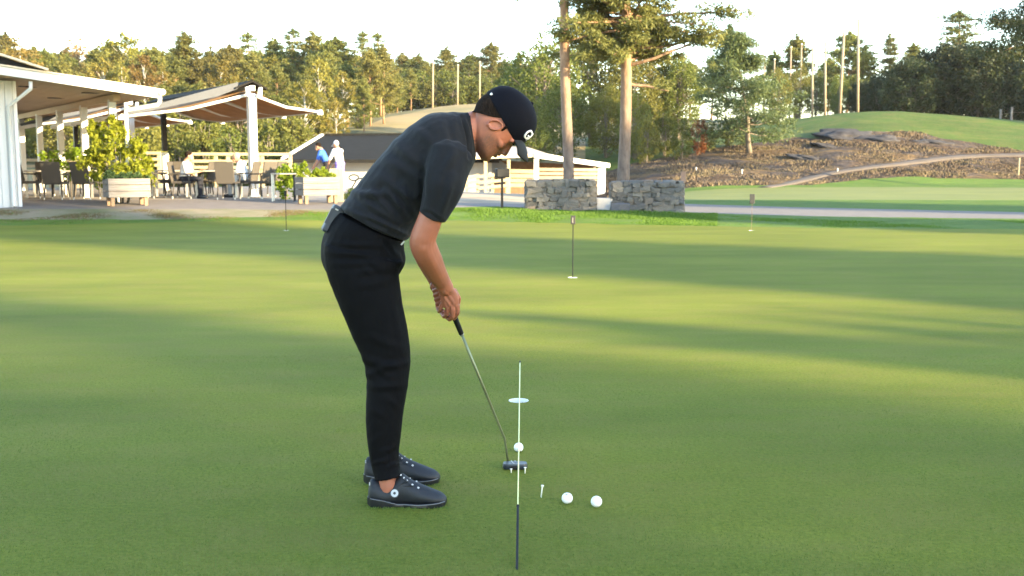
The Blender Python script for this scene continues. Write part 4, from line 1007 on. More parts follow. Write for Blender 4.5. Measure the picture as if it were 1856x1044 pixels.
for px, y0, y1, Y, w, l, t in ((1473, 86, 188, 88, .10, 0, 'fourth pole from the right on the mound, thin and pale'), (1496, 76, 198, 82, .10, 0, 'third pole from the right on the mound crest'), (1522, 58, 199, 80, .115, 8, 'leaning brownish pole, second from the right on the mound'), (1555, 36, 197, 79, .105, 1, 'tallest pole on the mound, the rightmost of the row'),
                            (1386, 100, 140, 104, .085, 0, 'pole just right of the dark bushy pine'), (1404, 108, 135, 106, .085, 0, 'thin pole second right of the dark bushy pine'), (1434, 86, 116, 106, .085, 0, 'short pole top above the trees left of the mound poles'), (1453, 80, 120, 105, .085, 0, 'pole top next to the fourth mound pole')): pole(px, y0, y1, Y, w, l, t)
for px, y0, y1, Y, t in ((1833, 194, 219, 78, 'right one of two grey fence posts under the dark oaks'), (1813, 198, 218, 80, 'left one of two grey fence posts under the dark oaks')):
    a = at(px, y1, Y); b = at(px, y0, Y); r = empty('fence_post', Vector((a.x, a.y, float(zt(a.x, a.y)) - .1)), t, 'post'); h = b.z - r.location.z; mb = MB(); mb.box((0, 0, h / 2), (.12, .12, h)); mb.build('post', M_greywood, r, world=False)
for i, (px, py, t) in enumerate(((1262, 307, 'white marker stake at the left toe of the heath mound'), (1345, 311, 'white marker stake on the heath below the leaning pine'), (1518, 309, 'white marker stake beside the trail on the mound'))):
    g = ground_at(px, py + 3, 52, 66); r = empty('marker_stake', g, t, 'stake', 'marker stakes on the mound'); mb = MB(); mb.tube([(0, 0, -.1), (0, 0, .17)], .03, 8); mb.build('stake', M_white, r, world=False); mb = MB(); mb.sphere((0, 0, .17), .05, 8, 5); mb.build('stake_cap', M_white, r, world=False)
g = ground(1237, 27.6); r = empty('tee_sign', g, 'thin dark marker post at the right end of the right stone wall', 'sign'); kw = dict(parent=r, world=False)
mb = MB(); mb.tube([(0, 0, 0), (0, 0, .8)], .018, 6); mb.build('post', M_black, **kw); mb = MB(); mb.box((0, -.02, .93), (.13, .02, .28)); mb.build('plate', mat('rust_plate', (.2, .13, .1), .7), **kw)
g = ground_at(1846, 318, 54, 62); r = empty('marker_post', g, 'pale post in the grass at the right edge below the trail', 'post'); mb = MB(); mb.tube([(0, 0, -.1), (0, 0, 1.0)], .04, 8); mb.build('post', M_rail, r, world=False)

for i, (px, py, sx, sz, t) in enumerate(((1545, 243, 2.6, .5, 'largest grey rock outcrop at the upper edge of the heath, below the poles'), (1600, 250, 1.8, .4, 'grey rock outcrop right of the largest one on the upper heath'), (1690, 256, 1.6, .35, 'grey rock outcrop on the upper right of the heath'), (1470, 285, 1.5, .3, 'low grey rock in the middle of the heath mound'), (1500, 262, 1.3, .3, 'low grey rock left of and below the largest outcrop'))):
    g = ground_at(px, py, 56, 74); r = empty('rock_outcrop', g - Vector((0, 0, .12)), t, 'rock', 'rock outcrops on the heath', .2 * i)
    bm = bmesh.new(); bmesh.ops.create_icosphere(bm, subdivisions=4, radius=1)
    for v in bm.verts: v.co *= 1 + .45 * mnoise.fractal(v.co * 1.3 + Vector((i * 7, 0, 0)), 1, 2, 4); v.co = Vector((v.co.x * sx * .8, v.co.y * sx * .7, v.co.z * sz * .62 + v.co.y * sx * .7 * .2))
    me = bpy.data.meshes.new('rock'); bm.to_mesh(me); bm.free(); me.materials.append(M_outcrop); me.polygons.foreach_set('use_smooth', [True] * len(me.polygons)); link('rock', me, r)
# ================================================================== SMALL THINGS ON THE GREEN
M_ball = mat('golf_ball', (.82, .83, .82), .3, .02, 30, .0)
nt = M_ball.node_tree; b = nt.nodes['Principled BSDF']; vo = N(nt, 'ShaderNodeTexVoronoi', Scale=260.0); tc = nt.nodes.new('ShaderNodeTexCoord'); nt.links.new(tc.outputs['Object'], vo.inputs['Vector'])
bp = N(nt, 'ShaderNodeBump', Strength=.35, Distance=.002); nt.links.new(vo.outputs['Distance'], bp.inputs['Height']); nt.links.new(bp.outputs[0], b.inputs['Normal'])
M_mark = mat('ball_mark', (.25, .26, .3), .5)
for px, py, lab in ((940, 810, 'white golf ball in front of the putter head, beneath the yellow stick'), (1028, 902, 'white golf ball on the green between the lone tee and the other loose ball'), (1081, 908, 'rightmost white golf ball on the green')):
    c = on_flat(px, py, .0213); r = empty('golf_ball', (c.x, c.y, 0), lab, 'golf ball', 'golf balls')
    mb = MB(); mb.sphere((0, 0, .0190), .02135, 32, 18); mb.build('ball', M_ball, r, world=False, smooth=True)
    if px > 1000:
        mb = MB(); mb.box((-.003 if px < 1050 else -.014, -.013, .037 if px < 1050 else .018), (.007, .0008, .0035), M=Matrix.Rotation(-.9, 3, 'X')); mb.build('mark', M_mark, r, world=False)
M_tee = mat('white_tee', (.80, .78, .70), .4, .03, 30)
for px, py, h, lean, lab in ((980.5, 902, .050, .006, 'white tee standing by itself between the stick and the loose balls'), (926.5, 857, .017, 0, 'short white tee left of the stick behind the putter head'), (951.5, 858, .026, .001, 'white tee right of the stick behind the putter head')):
    c = on_flat(px, py); r = empty('golf_tee', c, lab, 'tee', 'golf tees in the green')
    mb = MB(); ax = Vector((lean, 0, h)).normalized(); mb.lathe([(.0022, -.01), (.0026, h * .6), (.003, h * .82), (.0058, h * .96), (.006, h)], n=12, axis=ax); mb.build('peg', M_tee, r, world=False, smooth=True)
# alignment stick stuck in the ground and leaning away over the ball
a = on_flat(937, 1030); tip = at(942.5, 655, 4.62); q = a.lerp(tip, 0.335)
def on_line(py):
    lo, hi = 0., 1.
    for _ in range(40):
        m_ = (lo + hi) / 2
        if proj(a.lerp(tip, m_))[1] > py: lo = m_
        else: hi = m_
    return a.lerp(tip, lo)
q = on_line(918)
r = empty('alignment_stick', a, 'thin yellow white stick with a black grip leaning up over the golf ball', 'stick'); kw = dict(parent=r, world=True)
d = (tip - a).normalized()
mb = MB(); mb.tube([a - d * .05, q], .0043, 12); mb.build('grip', M_black, smooth=False, **kw)
mb = MB(); mb.tube([q, q + d * .006], .0052, 12); mb.build('collar', M_black, **kw)
mb = MB(); mb.tube([q + d * .006, tip - d * .012], .0023, 10); mb.build('rod', mat('pale_yellow_rod', (.80, .80, .40), .4, .05, 20), smooth=True, **kw)
mb = MB(); mb.tube([tip - d * .014, tip], .0036, 10); mb.build('tip', M_black, **kw)
# cups and short pins
M_cup = mat('cup_white', (.82, .82, .80), .5, .03, 10); M_cupin = mat('cup_inside', (.3, .3, .28), .6)
for i, (c, lab) in enumerate(zip(CUPS, ('white golf cup in the green between the golf ball and the middle pin', 'white cup at the foot of the middle pin', 'cup at the foot of the pin left of the golfer', 'cup at the foot of the pin with the black top on the right'))):
    r = empty('golf_cup', c, lab, 'golf cup', 'cups in the putting green'); mb = MB(); r0, r1 = .0545, .052; n = 32
    rings = [[Vector((rr * math.cos(2 * math.pi * k / n), rr * math.sin(2 * math.pi * k / n), z)) for k in range(n)] for rr, z in ((r0, -.1), (r0, .0015), (r1, .0015), (r1, -.098))]
    mb.loft(rings, False); mb.add([Vector((r0 * math.cos(2 * math.pi * k / n), r0 * math.sin(2 * math.pi * k / n), -.099)) for k in range(n)], [tuple(range(n))])
    mb.build('liner', M_cup, r, world=False)
for c, ptop, py, w, lab, plate in ((CUPS[1], 391, 503, .006, 'thin dark practice pin with a number plate, in the middle of the green', 1), (CUPS[2], 345, 418, .007, 'thin dark practice pin seen left of the golfer', 2), (CUPS[3], 356, 418, 0.003, 'practice pin with a black top on the right of the green', 3)):
    r = empty('practice_pin', c, lab, 'pin', 'practice pins in the cups'); zc = c.y * cp + H_CAM * sp; h = (py - ptop) / F_PX * zc
    kw = dict(parent=r, world=False); mb = MB(); mb.tube([(0, 0, -.09), (0, 0, h - .1)], w, 8); mb.build('pole', M_black if plate < 3 else M_brownwood, **kw)
    if plate == 2: mb = MB(); mb.box((0, 0, h - .06), (.05, .02, .10)); mb.build('plate', M_black, bevel=.004, **kw)
    else:
        s = 1 if plate == 1 else 1.9
        mb = MB(); mb.box((0, 0, h - .05), (.052 * s, .018, .1 * s)); mb.build('plate', mat('dark_plate_%d' % plate, (.045, .035, .032) if plate == 1 else (.015, .015, .016), .5), bevel=.004, **kw)
        if plate == 1:
            mb = MB(); mb.box((-.004, -.0105, h - .052), (.008, .002, .06)); mb.build('number_mark', mat('number_paint', (.42, .36, .32), .6), **kw)
# ================================================================== THE GOLFER
YC = 4.03
def skin_mat(name, col, ssr=.004):
    m, nt, b = new_mat(name); f = noise_tex(nt, 14, 4, .6); f2 = noise_tex(nt, 60, 3)
    c = ramp(nt, f, [(.3, tuple(q * .86 for q in col)), (.7, (col[0] * 1.06, col[1] * 1.02, col[2]))]); nt.links.new(c, b.inputs['Base Color'])
    b.inputs['Roughness'].default_value = .5; b.inputs['Subsurface Weight'].default_value = .15; b.inputs['Subsurface Scale'].default_value = ssr; b.inputs['Subsurface Radius'].default_value = (1, .4, .2)
    bp = N(nt, 'ShaderNodeBump', Strength=.12, Distance=.004); nt.links.new(f2, bp.inputs['Height']); nt.links.new(bp.outputs[0], b.inputs['Normal']); return m
def cloth_mat(name, col, bump=.35, sheen=.12, rough=.75, wr=16):
    m, nt, b = new_mat(name); f = noise_tex(nt, 5, 3); c = ramp(nt, f, [(.3, tuple(q * .85 for q in col)), (.7, tuple(q * 1.12 for q in col))]); nt.links.new(c, b.inputs['Base Color'])
    b.inputs['Roughness'].default_value = rough; b.inputs['Sheen Weight'].default_value = sheen; b.inputs['Specular IOR Level'].default_value = .1
    f1 = noise_tex(nt, wr, 4, .5, stretch=(1, 1, .6)); f2 = noise_tex(nt, 700, 2)
    ma = N(nt, 'ShaderNodeMath', operation='MULTIPLY_ADD'); ma.inputs[1].default_value = .03; nt.links.new(f2, ma.inputs[0]); nt.links.new(f1, ma.inputs[2])
    bp = N(nt, 'ShaderNodeBump', Strength=bump, Distance=.02); nt.links.new(ma.outputs[0], bp.inputs['Height']); nt.links.new(bp.outputs[0], b.inputs['Normal']); return m
M_skin = skin_mat('skin', (.385, .134, .078))
M_shirt = cloth_mat('slate_polo', (.0128, .0134, .0158), .35, .05); M_trous = cloth_mat('black_trousers', (.0030, .0028, .0034), .4, .0)
M_cap = cloth_mat('navy_cap', (.0036, .004, .0078), .15, .02, .8); M_brim = cloth_mat('cap_brim_grey', (.016, .018, .021), .1, .03, .7)
M_hair = mat('dark_hair', (.018, .012, .009), .9, .45, 60, .5, 120, stretch=(1, 1, .3), spec=.06)
M_shoe = mat('shoe_leather', (.0105, .012, .0165), .6, .12, 20, .1, 60); M_sole = mat('shoe_sole', (.014, .014, .017), .35, .2, 20); M_lace = mat('white_lace', (.46, .46, .46), .5); M_silver = mat('silver_dial', (.38, .38, .38), .4, metal=.8)
golf_base = on_flat(715, 910); golf_base.y = YC
def offset(me):      # mesh built in world space -> relative to the golfer's origin
    set_coords(me, coords(me) - np.array(golf_base)); return me
def sec(b_, f_, hw, Y=YC, n=28, e=2.3, flat=0):
    B = at(b_[0], b_[1], Y); Fp = at(f_[0], f_[1], Y); c = (B + Fp) / 2; ax = (Fp - B) / 2; out = []
    for k in range(n):
        t = 2 * math.pi * k / n; ct, st = math.cos(t), math.sin(t)
        out.append(c + ax * math.copysign(abs(ct) ** (2 / e), ct) + Vector((0, hw, 0)) * math.copysign(abs(st) ** (2 / e), st))
    return out
def resample(secs, k=4):
    arr = [np.array([tuple(q) for q in s]) for s in secs]; return [[Vector(p) for p in r] for r in catmull(arr, k)]
def proj_np(V):
    y = V[:, 1]; z = V[:, 2] - H_CAM; zc = y * cp - z * sp; v = y * sp + z * cp
    return np.stack([928 + F_PX * V[:, 0] / zc, 522 - F_PX * v / zc], 1)
def wrinkle(me, segs, side=-1, noise=.0012, scale=16, gain=1.0):
    V = coords(me); Nn = normals(me); Q = proj_np(V); d = np.zeros(len(V)); near = np.clip(side * Nn[:, 1] * 2 + .6, 0, 1)
    for x0, y0, x1, y1, w, a in segs:
        A = np.array([x0, y0]); D = np.array([x1 - x0, y1 - y0], float); L2 = D @ D
        t = ((Q - A) @ D) / L2; tc = np.clip(t, 0, 1); wav = 3 * np.sin(tc * 5 + x0)
        e = Q - A - tc[:, None] * D; nrm = np.array([-D[1], D[0]]) / math.sqrt(L2); dist = np.hypot(e[:, 0] - nrm[0] * wav * .5, e[:, 1] - nrm[1] * wav * .5)
        s = np.sin(np.pi * np.clip(tc, .06, .94)) ** .6
        a = a * gain
        d += a * .001 * np.exp(-(dist / w) ** 2) * s * near
        d -= .45 * a * .001 * np.exp(-((dist - 1.9 * w) / w) ** 2) * s * near
    if noise:
        nz = np.array([mnoise.fractal(Vector((p[0] * scale, p[1] * scale, p[2] * scale * .7)), .8, 2, 3) for p in V]); d += nz * noise
    set_coords(me, V + Nn * d[:, None]); return me

person = None
# ---- head frame
PXM = (at(901, 231, YC) - at(902, 231, YC)).length
EAR = at(901, 231, YC); FW = Vector((.5, 0, -.87)).normalized(); UPH = Vector((.87, 0, .5)).normalized(); SD = Vector((0, 1, 0))
def hd(f, u, s=0): return EAR + (FW * f + UPH * u + SD * s) * PXM
def hring(u, ff, fb, hw, n=32, e=2.25, du=0.0, eg=.16):
    out = []; c = (ff + fb) / 2; r = (ff - fb) / 2
    for k in range(n):
        t = 2 * math.pi * k / n; ct, st = math.cos(t), math.sin(t); x = math.copysign(abs(ct) ** (2 / e), ct); y = math.copysign(abs(st) ** (2 / e), st)
        egg = 1 - eg * max(0, x) ** 1.5
        out.append(hd(c + r * x, u + du * x, hw * y * egg))
    return out
HEAD = [(-54, 35, 12, 9), (-50, 39.5, 2, 16), (-44, 42.5, -10, 25), (-36, 43, -26, 31), (-28, 41.5, -38, 33.5), (-18, 41, -48, 35.5), (-8, 41, -56, 36.5), (4, 41, -59.5, 36.5), (15, 41.5, -60.5, 36.5), (30, 42.5, -60, 36.5), (48, 38, -55, 33), (62, 24, -42, 24), (69, 2, -22, 10)]
body = MB()
body.loft(resample([hring(*h, e=2.5, eg=.13) for h in HEAD], 3))
def cap_(pts_, rad): body.capsule(pts_, rad, 14)
nose = [(34, 9), (42.5, 7.5), (46.5, 0), (51.5, -8), (53.2, -11.5), (51.8, -14.5), (46, -16.5), (38, -17.5), (34, -10)]
body.loft([[hd(34 + (q[0] - 34) * k, q[1] * (.8 + .2 * k), s_) for q in nose] for s_, k in ((-8.5, .45), (-6, .72), (-3, .95), (0, 1.0), (3, .95), (6, .72), (8.5, .45))])
for s in (-1, 1):
    body.sphere(hd(46, -13, 4.6 * s), 4.0 * PXM, 10, 8)
    cap_([hd(35, 11, 21 * s), hd(38.5, 11.5, 6 * s)], [4.2 * PXM, 4.6 * PXM])                           # brow
    cap_([hd(29, -11, 21 * s), hd(8, -7, 27.5 * s)], [7.5 * PXM, 7.5 * PXM])                               # cheekbone
    body.sphere(hd(33.2, 3.0, 14 * s), 5.6 * PXM, 12, 8)                                              # closed lids
    # ear: rim, lobe, inner plate
    EA, EB = (.77, -.64), (.64, .77)        # along the ear's width and height, in the head's forward/up frame
    ce = lambda a, rf, ru, o: hd(-4 + EA[0] * rf * math.cos(a) + EB[0] * ru * math.sin(a), -1 + EA[1] * rf * math.cos(a) + EB[1] * ru * math.sin(a), (38.5 + o) * s)
    body.tube([ce(a, 8.2, 13, 1.8 - 1.2 * math.cos(a)) for a in np.linspace(-.9, 4.3, 16)], 1.9 * PXM, 8)
    body.sphere(hd(-4 - .64 * 12.5 + 1.5, -1 - .77 * 12.5, 38.4 * s), (3.4 * PXM, 2.2 * PXM, 3.6 * PXM), 10, 8)
    body.loft([[ce(a, 7.0, 11.5, -2.6) for a in np.linspace(0, 6.28, 17)[:-1]], [ce(a, 5.5, 10, .3) for a in np.linspace(0, 6.28, 17)[:-1]]])
cap_([hd(40.5, -22.3, -9), hd(44.2, -21.3), hd(40.5, -22.3, 9)], [2.2 * PXM, 3.2 * PXM, 2.2 * PXM])
cap_([hd(40, -27.5, -8), hd(43.6, -28.3), hd(40, -27.5, 8)], [2.3 * PXM, 3.4 * PXM, 2.3 * PXM])
body.sphere(hd(36.5, -43), 8.5 * PXM, 14, 10)
body.loft(resample([sec((820, 212), (845, 285), .085), sec((846, 204), (859, 268), .068), sec((862, 199), (872, 260), .060), sec((880, 186), (895, 262), .058)], 3))   # neck
cap_([at(690, 390, YC), at(760, 320, YC), at(835, 255, YC)], [.10, .10, .075])
# ---- arms
def arm(pts_, rad): body.capsule([at(*p) for p in pts_], rad, 18)
NEAR = [(812, 300, 3.87), (795, 345, 3.835), (780, 396, 3.835), (769, 425, 3.845), (766.5, 441, 3.858), (772, 457, 3.885), (781, 474, 3.93), (791, 494, 3.985), (801, 510, 4.03), (808, 522, 4.052)]
FAR = [(812, 300, 4.19), (790, 350, 4.24), (774, 400, 4.25), (764, 440, 4.25), (774, 470, 4.235), (787, 500, 4.205), (793, 512, 4.19)]
body.capsule([Vector(p) for p in catmull([tuple(at(*p)) for p in NEAR], 3)], list(np.interp(np.linspace(0, 9, 28), range(10), [.046, .044, .0455, .0475, .050, .0495, .0465, .040, .0335, .031])), 20)
body.capsule([Vector(p) for p in catmull([tuple(at(*p)) for p in FAR], 3)], list(np.interp(np.linspace(0, 6, 19), range(7), [.058, .052, .046, .047, .045, .034, .031])), 18)
# ---- putter line, needed by the hands
BUTT = at(798, 512, 4.125); BEND = at(915, 796, 4.395); HOSEL = at(921, 838, 4.405)
def gp(py, dx=0, dY=0):
    lo, hi = 0., 1.
    for _ in range(40):
        m_ = (lo + hi) / 2
        if proj(BUTT.lerp(BEND, m_))[1] < py: lo = m_
        else: hi = m_
    p = BUTT.lerp(BEND, lo); q = proj(p); return at(q[0] + dx, py, p.y + dY)
# ---- right hand (near): back of the hand to the viewer, fingers closing under and behind the grip
body.loft(resample([sec((795, 519), (822, 522), .020, 4.058), sec((796, 533), (829, 531), .019, 4.068), sec((799, 546), (832, 545), .0175, 4.074), sec((804, 558), (831, 557), .015, 4.08)], 3))
fr = [.0098, .0095, .0088, .0078]
for (k, p1, p2, p3, tp), r in zip((((829, 554, 4.078), (829, 567, 4.088), (823, 577, 4.118), (813, 573, 4.158), (808, 566, 4.150)), ((821, 560, 4.074), (820, 573, 4.086), (815, 579, 4.115), (806, 572, 4.156), (803, 563, 4.148)),
                                   ((811, 558, 4.076), (809, 570, 4.088), (805, 574, 4.112), (799, 565, 4.150), (798, 556, 4.142)), ((801, 551, 4.082), (798, 561, 4.092), (796, 565, 4.112), (792, 556, 4.142), (793, 548, 4.136))), fr):
    body.capsule([at(*q) for q in (k, p1, p2, p3, tp)], [r * 1.12, r * 1.05, r, r * .95, r * .85], 12)
body.capsule([at(*q) for q in ((823, 528, 4.085), (831, 541, 4.10), (829, 556, 4.112), (827, 570, 4.122))], [.0135, .0115, .0098, .0085], 12)
# ---- left hand (far, higher on the grip): finger tips show on the body side
body.loft(resample([sec((781, 511), (806, 509), .018, 4.185), sec((783, 522), (811, 518), .018, 4.180), sec((788, 536), (815, 531), .016, 4.178), sec((793, 546), (817, 542), .014, 4.175)], 3))
body.sphere(at(785, 519, 4.155), (.014, .016, .019), 12, 8)
for i, (k, p1, p2, tp) in enumerate((((806, 552, 4.176), (795, 553, 4.168), (792, 551, 4.135), (800, 547, 4.118)), ((804, 545, 4.178), (793, 546, 4.168), (790, 543, 4.135), (798, 539, 4.116)), ((801, 537, 4.178), (791, 538, 4.168), (788, 535, 4.135), (796, 531, 4.115)), ((798, 530, 4.176), (789, 530, 4.166), (786.5, 527, 4.138), (793, 524, 4.118)))):
    body.capsule([at(*q) for q in (k, p1, p2, tp)], [.0098, .0095, .009, .008], 12)
body.capsule([at(*q) for q in ((802, 515, 4.15), (811, 528, 4.142), (816, 543, 4.145))], [.0125, .0105, .0088], 12)
# ---- legs inside the trousers, ankles and feet
NEAR_LEG = [(660, 440, 3.95), (668, 540, 3.93), (702, 655, 3.90), (698, 760, 3.87), (702, 850, 3.862), (703, 880, 3.86), (706, 908, 3.86)]
body.capsule([at(*p) for p in NEAR_LEG], [.06, .05, .04, .035, .030, .0345, .030], 14); body.capsule([at(698, 918, 3.86), at(770, 926, 3.86)], [.022, .02], 12)
FAR_LEG = [(660, 440, 4.11), (668, 530, 4.12), (700, 635, 4.14), (696, 730, 4.15), (700, 812, 4.15), (700, 850, 4.15), (702, 868, 4.15)]
body.capsule([at(*p) for p in FAR_LEG], [.06, .05, .04, .035, .030, .034, .030], 14); body.capsule([at(696, 874, 4.15), at(765, 882, 4.15)], [.022, .02], 12)
me = remesh(body, .0028, 4, M_skin, .5)
V = coords(me); d = V - np.array(EAR); f = d @ np.array(FW) / PXM; u = d @ np.array(UPH) / PXM; s = d[:, 1] / PXM
push = np.zeros(len(V))
for sg in (-1, 1):
    push -= 3.0 * np.exp(-((u - 3.5) / 5) ** 2 - ((s - sg * 14) / 7) ** 2) * (f > 28)
push -= 1.4 * np.exp(-((u + 24.8) / 1.1) ** 2 - (s / 9) ** 2) * (f > 34)
push -= 1.6 * np.exp(-((u + 34) / 3) ** 2 - (s / 12) ** 2) * (f > 34)
V = V + np.array(FW)[None] * (push * PXM)[:, None]
# tendons and knuckles on the back of the near hand, muscle line on the forearm
set_coords(me, V)
wrinkle(me, [(806, 527, 825, 556, 2.2, 2.2), (804, 530, 817, 560, 2.2, 2.4), (801, 532, 808, 558, 2.2, 2.0), (816, 551, 816, 575, 1.6, -3.0), (825, 552, 825, 575, 1.6, -2.6), (806, 550, 805, 572, 1.6, -2.6), (760, 432, 795, 500, 8, 2.2), (786, 440, 808, 505, 6, -1.6), (760, 440, 775, 446, 5, -2)], noise=0)
st = me.attributes.new('stubble', 'FLOAT', 'POINT')
V = coords(me); d = V - np.array(EAR); f = d @ np.array(FW) / PXM; u = d @ np.array(UPH) / PXM; s = d[:, 1] / PXM
bd = np.clip((-u - 9 + .22 * (f - 10)) / 9, 0, 1) * np.clip((f + 3) / 10, 0, 1) * np.clip((u + 60) / 8, 0, 1); mo = np.exp(-((u + 19) / 2.2) ** 2) * (f > 36)
st.data.foreach_set('value', np.clip(np.maximum(bd, mo * .7) * (np.abs(d).max(1) < .2), 0, 1).astype(np.float32))
nt = M_skin.node_tree; b = nt.nodes['Principled BSDF']; at_ = nt.nodes.new('ShaderNodeAttribute'); at_.attribute_name = 'stubble'; old = b.inputs['Base Color'].links[0].from_socket
sp_ = ramp(nt, noise_tex(nt, 420, 2), [(.35, (.3, .3, .3)), (.6, (.85, .85, .85))]); mm = N(nt, 'ShaderNodeMath', operation='MULTIPLY'); nt.links.new(at_.outputs['Fac'], mm.inputs[0]); nt.links.new(sp_, mm.inputs[1])
nt.links.new(mix(nt, mm.outputs[0], old, (.10, .055, .04)), b.inputs['Base Color'])
person = tag(link('person', offset(me), None, golf_base), 'golfer in dark cap, slate polo and black trousers bending over a putter', 'person')

# ---- polo shirt
mb = MB()
mb.loft(resample([sec((617, 374), (738, 436), .172), sec((624, 366), (743, 430), .180), sec((652, 330), (752, 412), .180), sec((690, 283), (775, 388), .180), sec((735, 236), (805, 362), .192), sec((775, 208), (834, 335), .198), sec((808, 203.5), (853, 308), .165), sec((835, 204), (861, 290), .108), sec((846, 204), (862, 278), .080), sec((853, 203), (861.5, 266), .071)], 5))
for pts_, rd in ((((816, 284, 3.875), (808, 312, 3.848), (802, 341, 3.826), (790, 376, 3.828), (783, 393, 3.832)), (.088, .084, .0765, .060, .0515)), (((812, 284, 4.185), (800, 330, 4.23), (790, 370, 4.245), (783, 396, 4.25)), (.086, .078, .066, .058))):
    q = [at(*p) for p in pts_]; q = [Vector(p) for p in catmull([tuple(v) for v in q], 4)]; rr = np.interp(np.linspace(0, len(rd) - 1, len(q)), range(len(rd)), rd)
    n = 24; mb.tube([q[0] + (q[0] - q[1]).normalized() * .05, q[0] + (q[0] - q[1]).normalized() * .03] + q, [.04, .07] + list(rr), n)
me = remesh(mb, .005, 5, M_shirt)
wrinkle(me, [(768, 296, 764, 372, 5, -3), (778, 300, 770, 345, 5, 2), (640, 350, 702, 352, 6, 5), (700, 345, 742, 398, 6, 6), (672, 346, 728, 404, 6, 5), (655, 358, 722, 410, 5, 4.5), (690, 322, 748, 362, 7, 4), (728, 335, 752, 395, 6, 4),
             (630, 378, 738, 426, 4, 4.5), (645, 384, 700, 412, 4, -3.5), (715, 258, 762, 300, 9, 3.5), (700, 290, 758, 322, 8, 3), (838, 212, 852, 286, 2.6, -6), (826, 262, 808, 310, 7, 3), (820, 318, 800, 392, 6, 3.5), (770, 384, 800, 398, 3, -3), (744, 232, 790, 262, 8, 2.5), (810, 206, 826, 270, 6, -2.5)], noise=.0018, scale=10, gain=2.3)
offset(me); shirt = link('polo_shirt', me, person)
# ---- trousers
mb = MB()
mb.loft(resample([sec((618, 382), (734, 436), .160), sec((604, 398), (732, 448), .172), sec((586, 432), (735, 474), .178), sec((585, 470), (726, 494), .176), sec((600, 500), (715, 505), .165)], 4))
LEG = [((586, 440), (732, 474), .093), ((592, 490), (723, 496), .094), ((611, 544), (729, 540), .088), ((634, 596), (737, 592), .078), ((657, 648), (743.5, 640), .070), ((664, 686), (743, 672), .066), ((663, 735), (735, 722), .061), ((665, 785), (728, 775), .056), ((670, 830), (723, 820), .050), ((676, 856), (725, 848), .049), ((680, 869), (728, 860), .050)]
for near in (1, 0):
    R_ = []
    for i, (b_, f_, hw) in enumerate(LEG):
        t = i / 10; Yl = (3.94 - .08 * t) if near else (4.12 + .03 * t); dy = 0 if near else -43 * t
        R_.append(sec((b_[0] + (0 if near else 5 * t), b_[1] + dy), (f_[0] - (0 if near else 5), f_[1] + dy), hw, Yl))
    mb.loft(resample(R_, 4))
me = remesh(mb, .005, 5, M_trous)
wrinkle(me, [(596, 440, 690, 446, 5, 4), (592, 456, 700, 466, 5, 4.5), (604, 476, 712, 480, 5, 4), (690, 432, 722, 470, 4, -7), (706, 452, 730, 478, 5, 6), (650, 492, 722, 486, 6, 4), (660, 470, 686, 500, 5, -4), (640, 520, 720, 505, 7, 2.5), (664, 610, 730, 630, 7, 3.5), (660, 650, 722, 668, 6, 5), (668, 676, 740, 656, 6, 5), (666, 700, 735, 700, 6, 4.5), (664, 662, 700, 690, 5, -4),
             (672, 735, 700, 760, 6, 3), (700, 722, 728, 744, 5, 2.5), (674, 800, 698, 788, 5, 2), (690, 820, 722, 806, 4, 3), (676, 842, 704, 832, 3.5, 3.5), (700, 848, 725, 838, 3.5, 3), (702, 822, 704, 868, 2, -3.5), (710, 520, 728, 640, 5, 2.2), (620, 560, 668, 660, 8, 2)], noise=.0028, scale=9, gain=.9)
offset(me); link('trousers', me, person)
for a_, b_, nm in (((733, 437), (727, 444), 'buckle'),):
    mb = MB(); mb.bar(at(a_[0], a_[1], 3.93), at(b_[0], b_[1], 3.93), .004, .006); link(nm, offset(mb.mesh(nm, M_silver)), person)
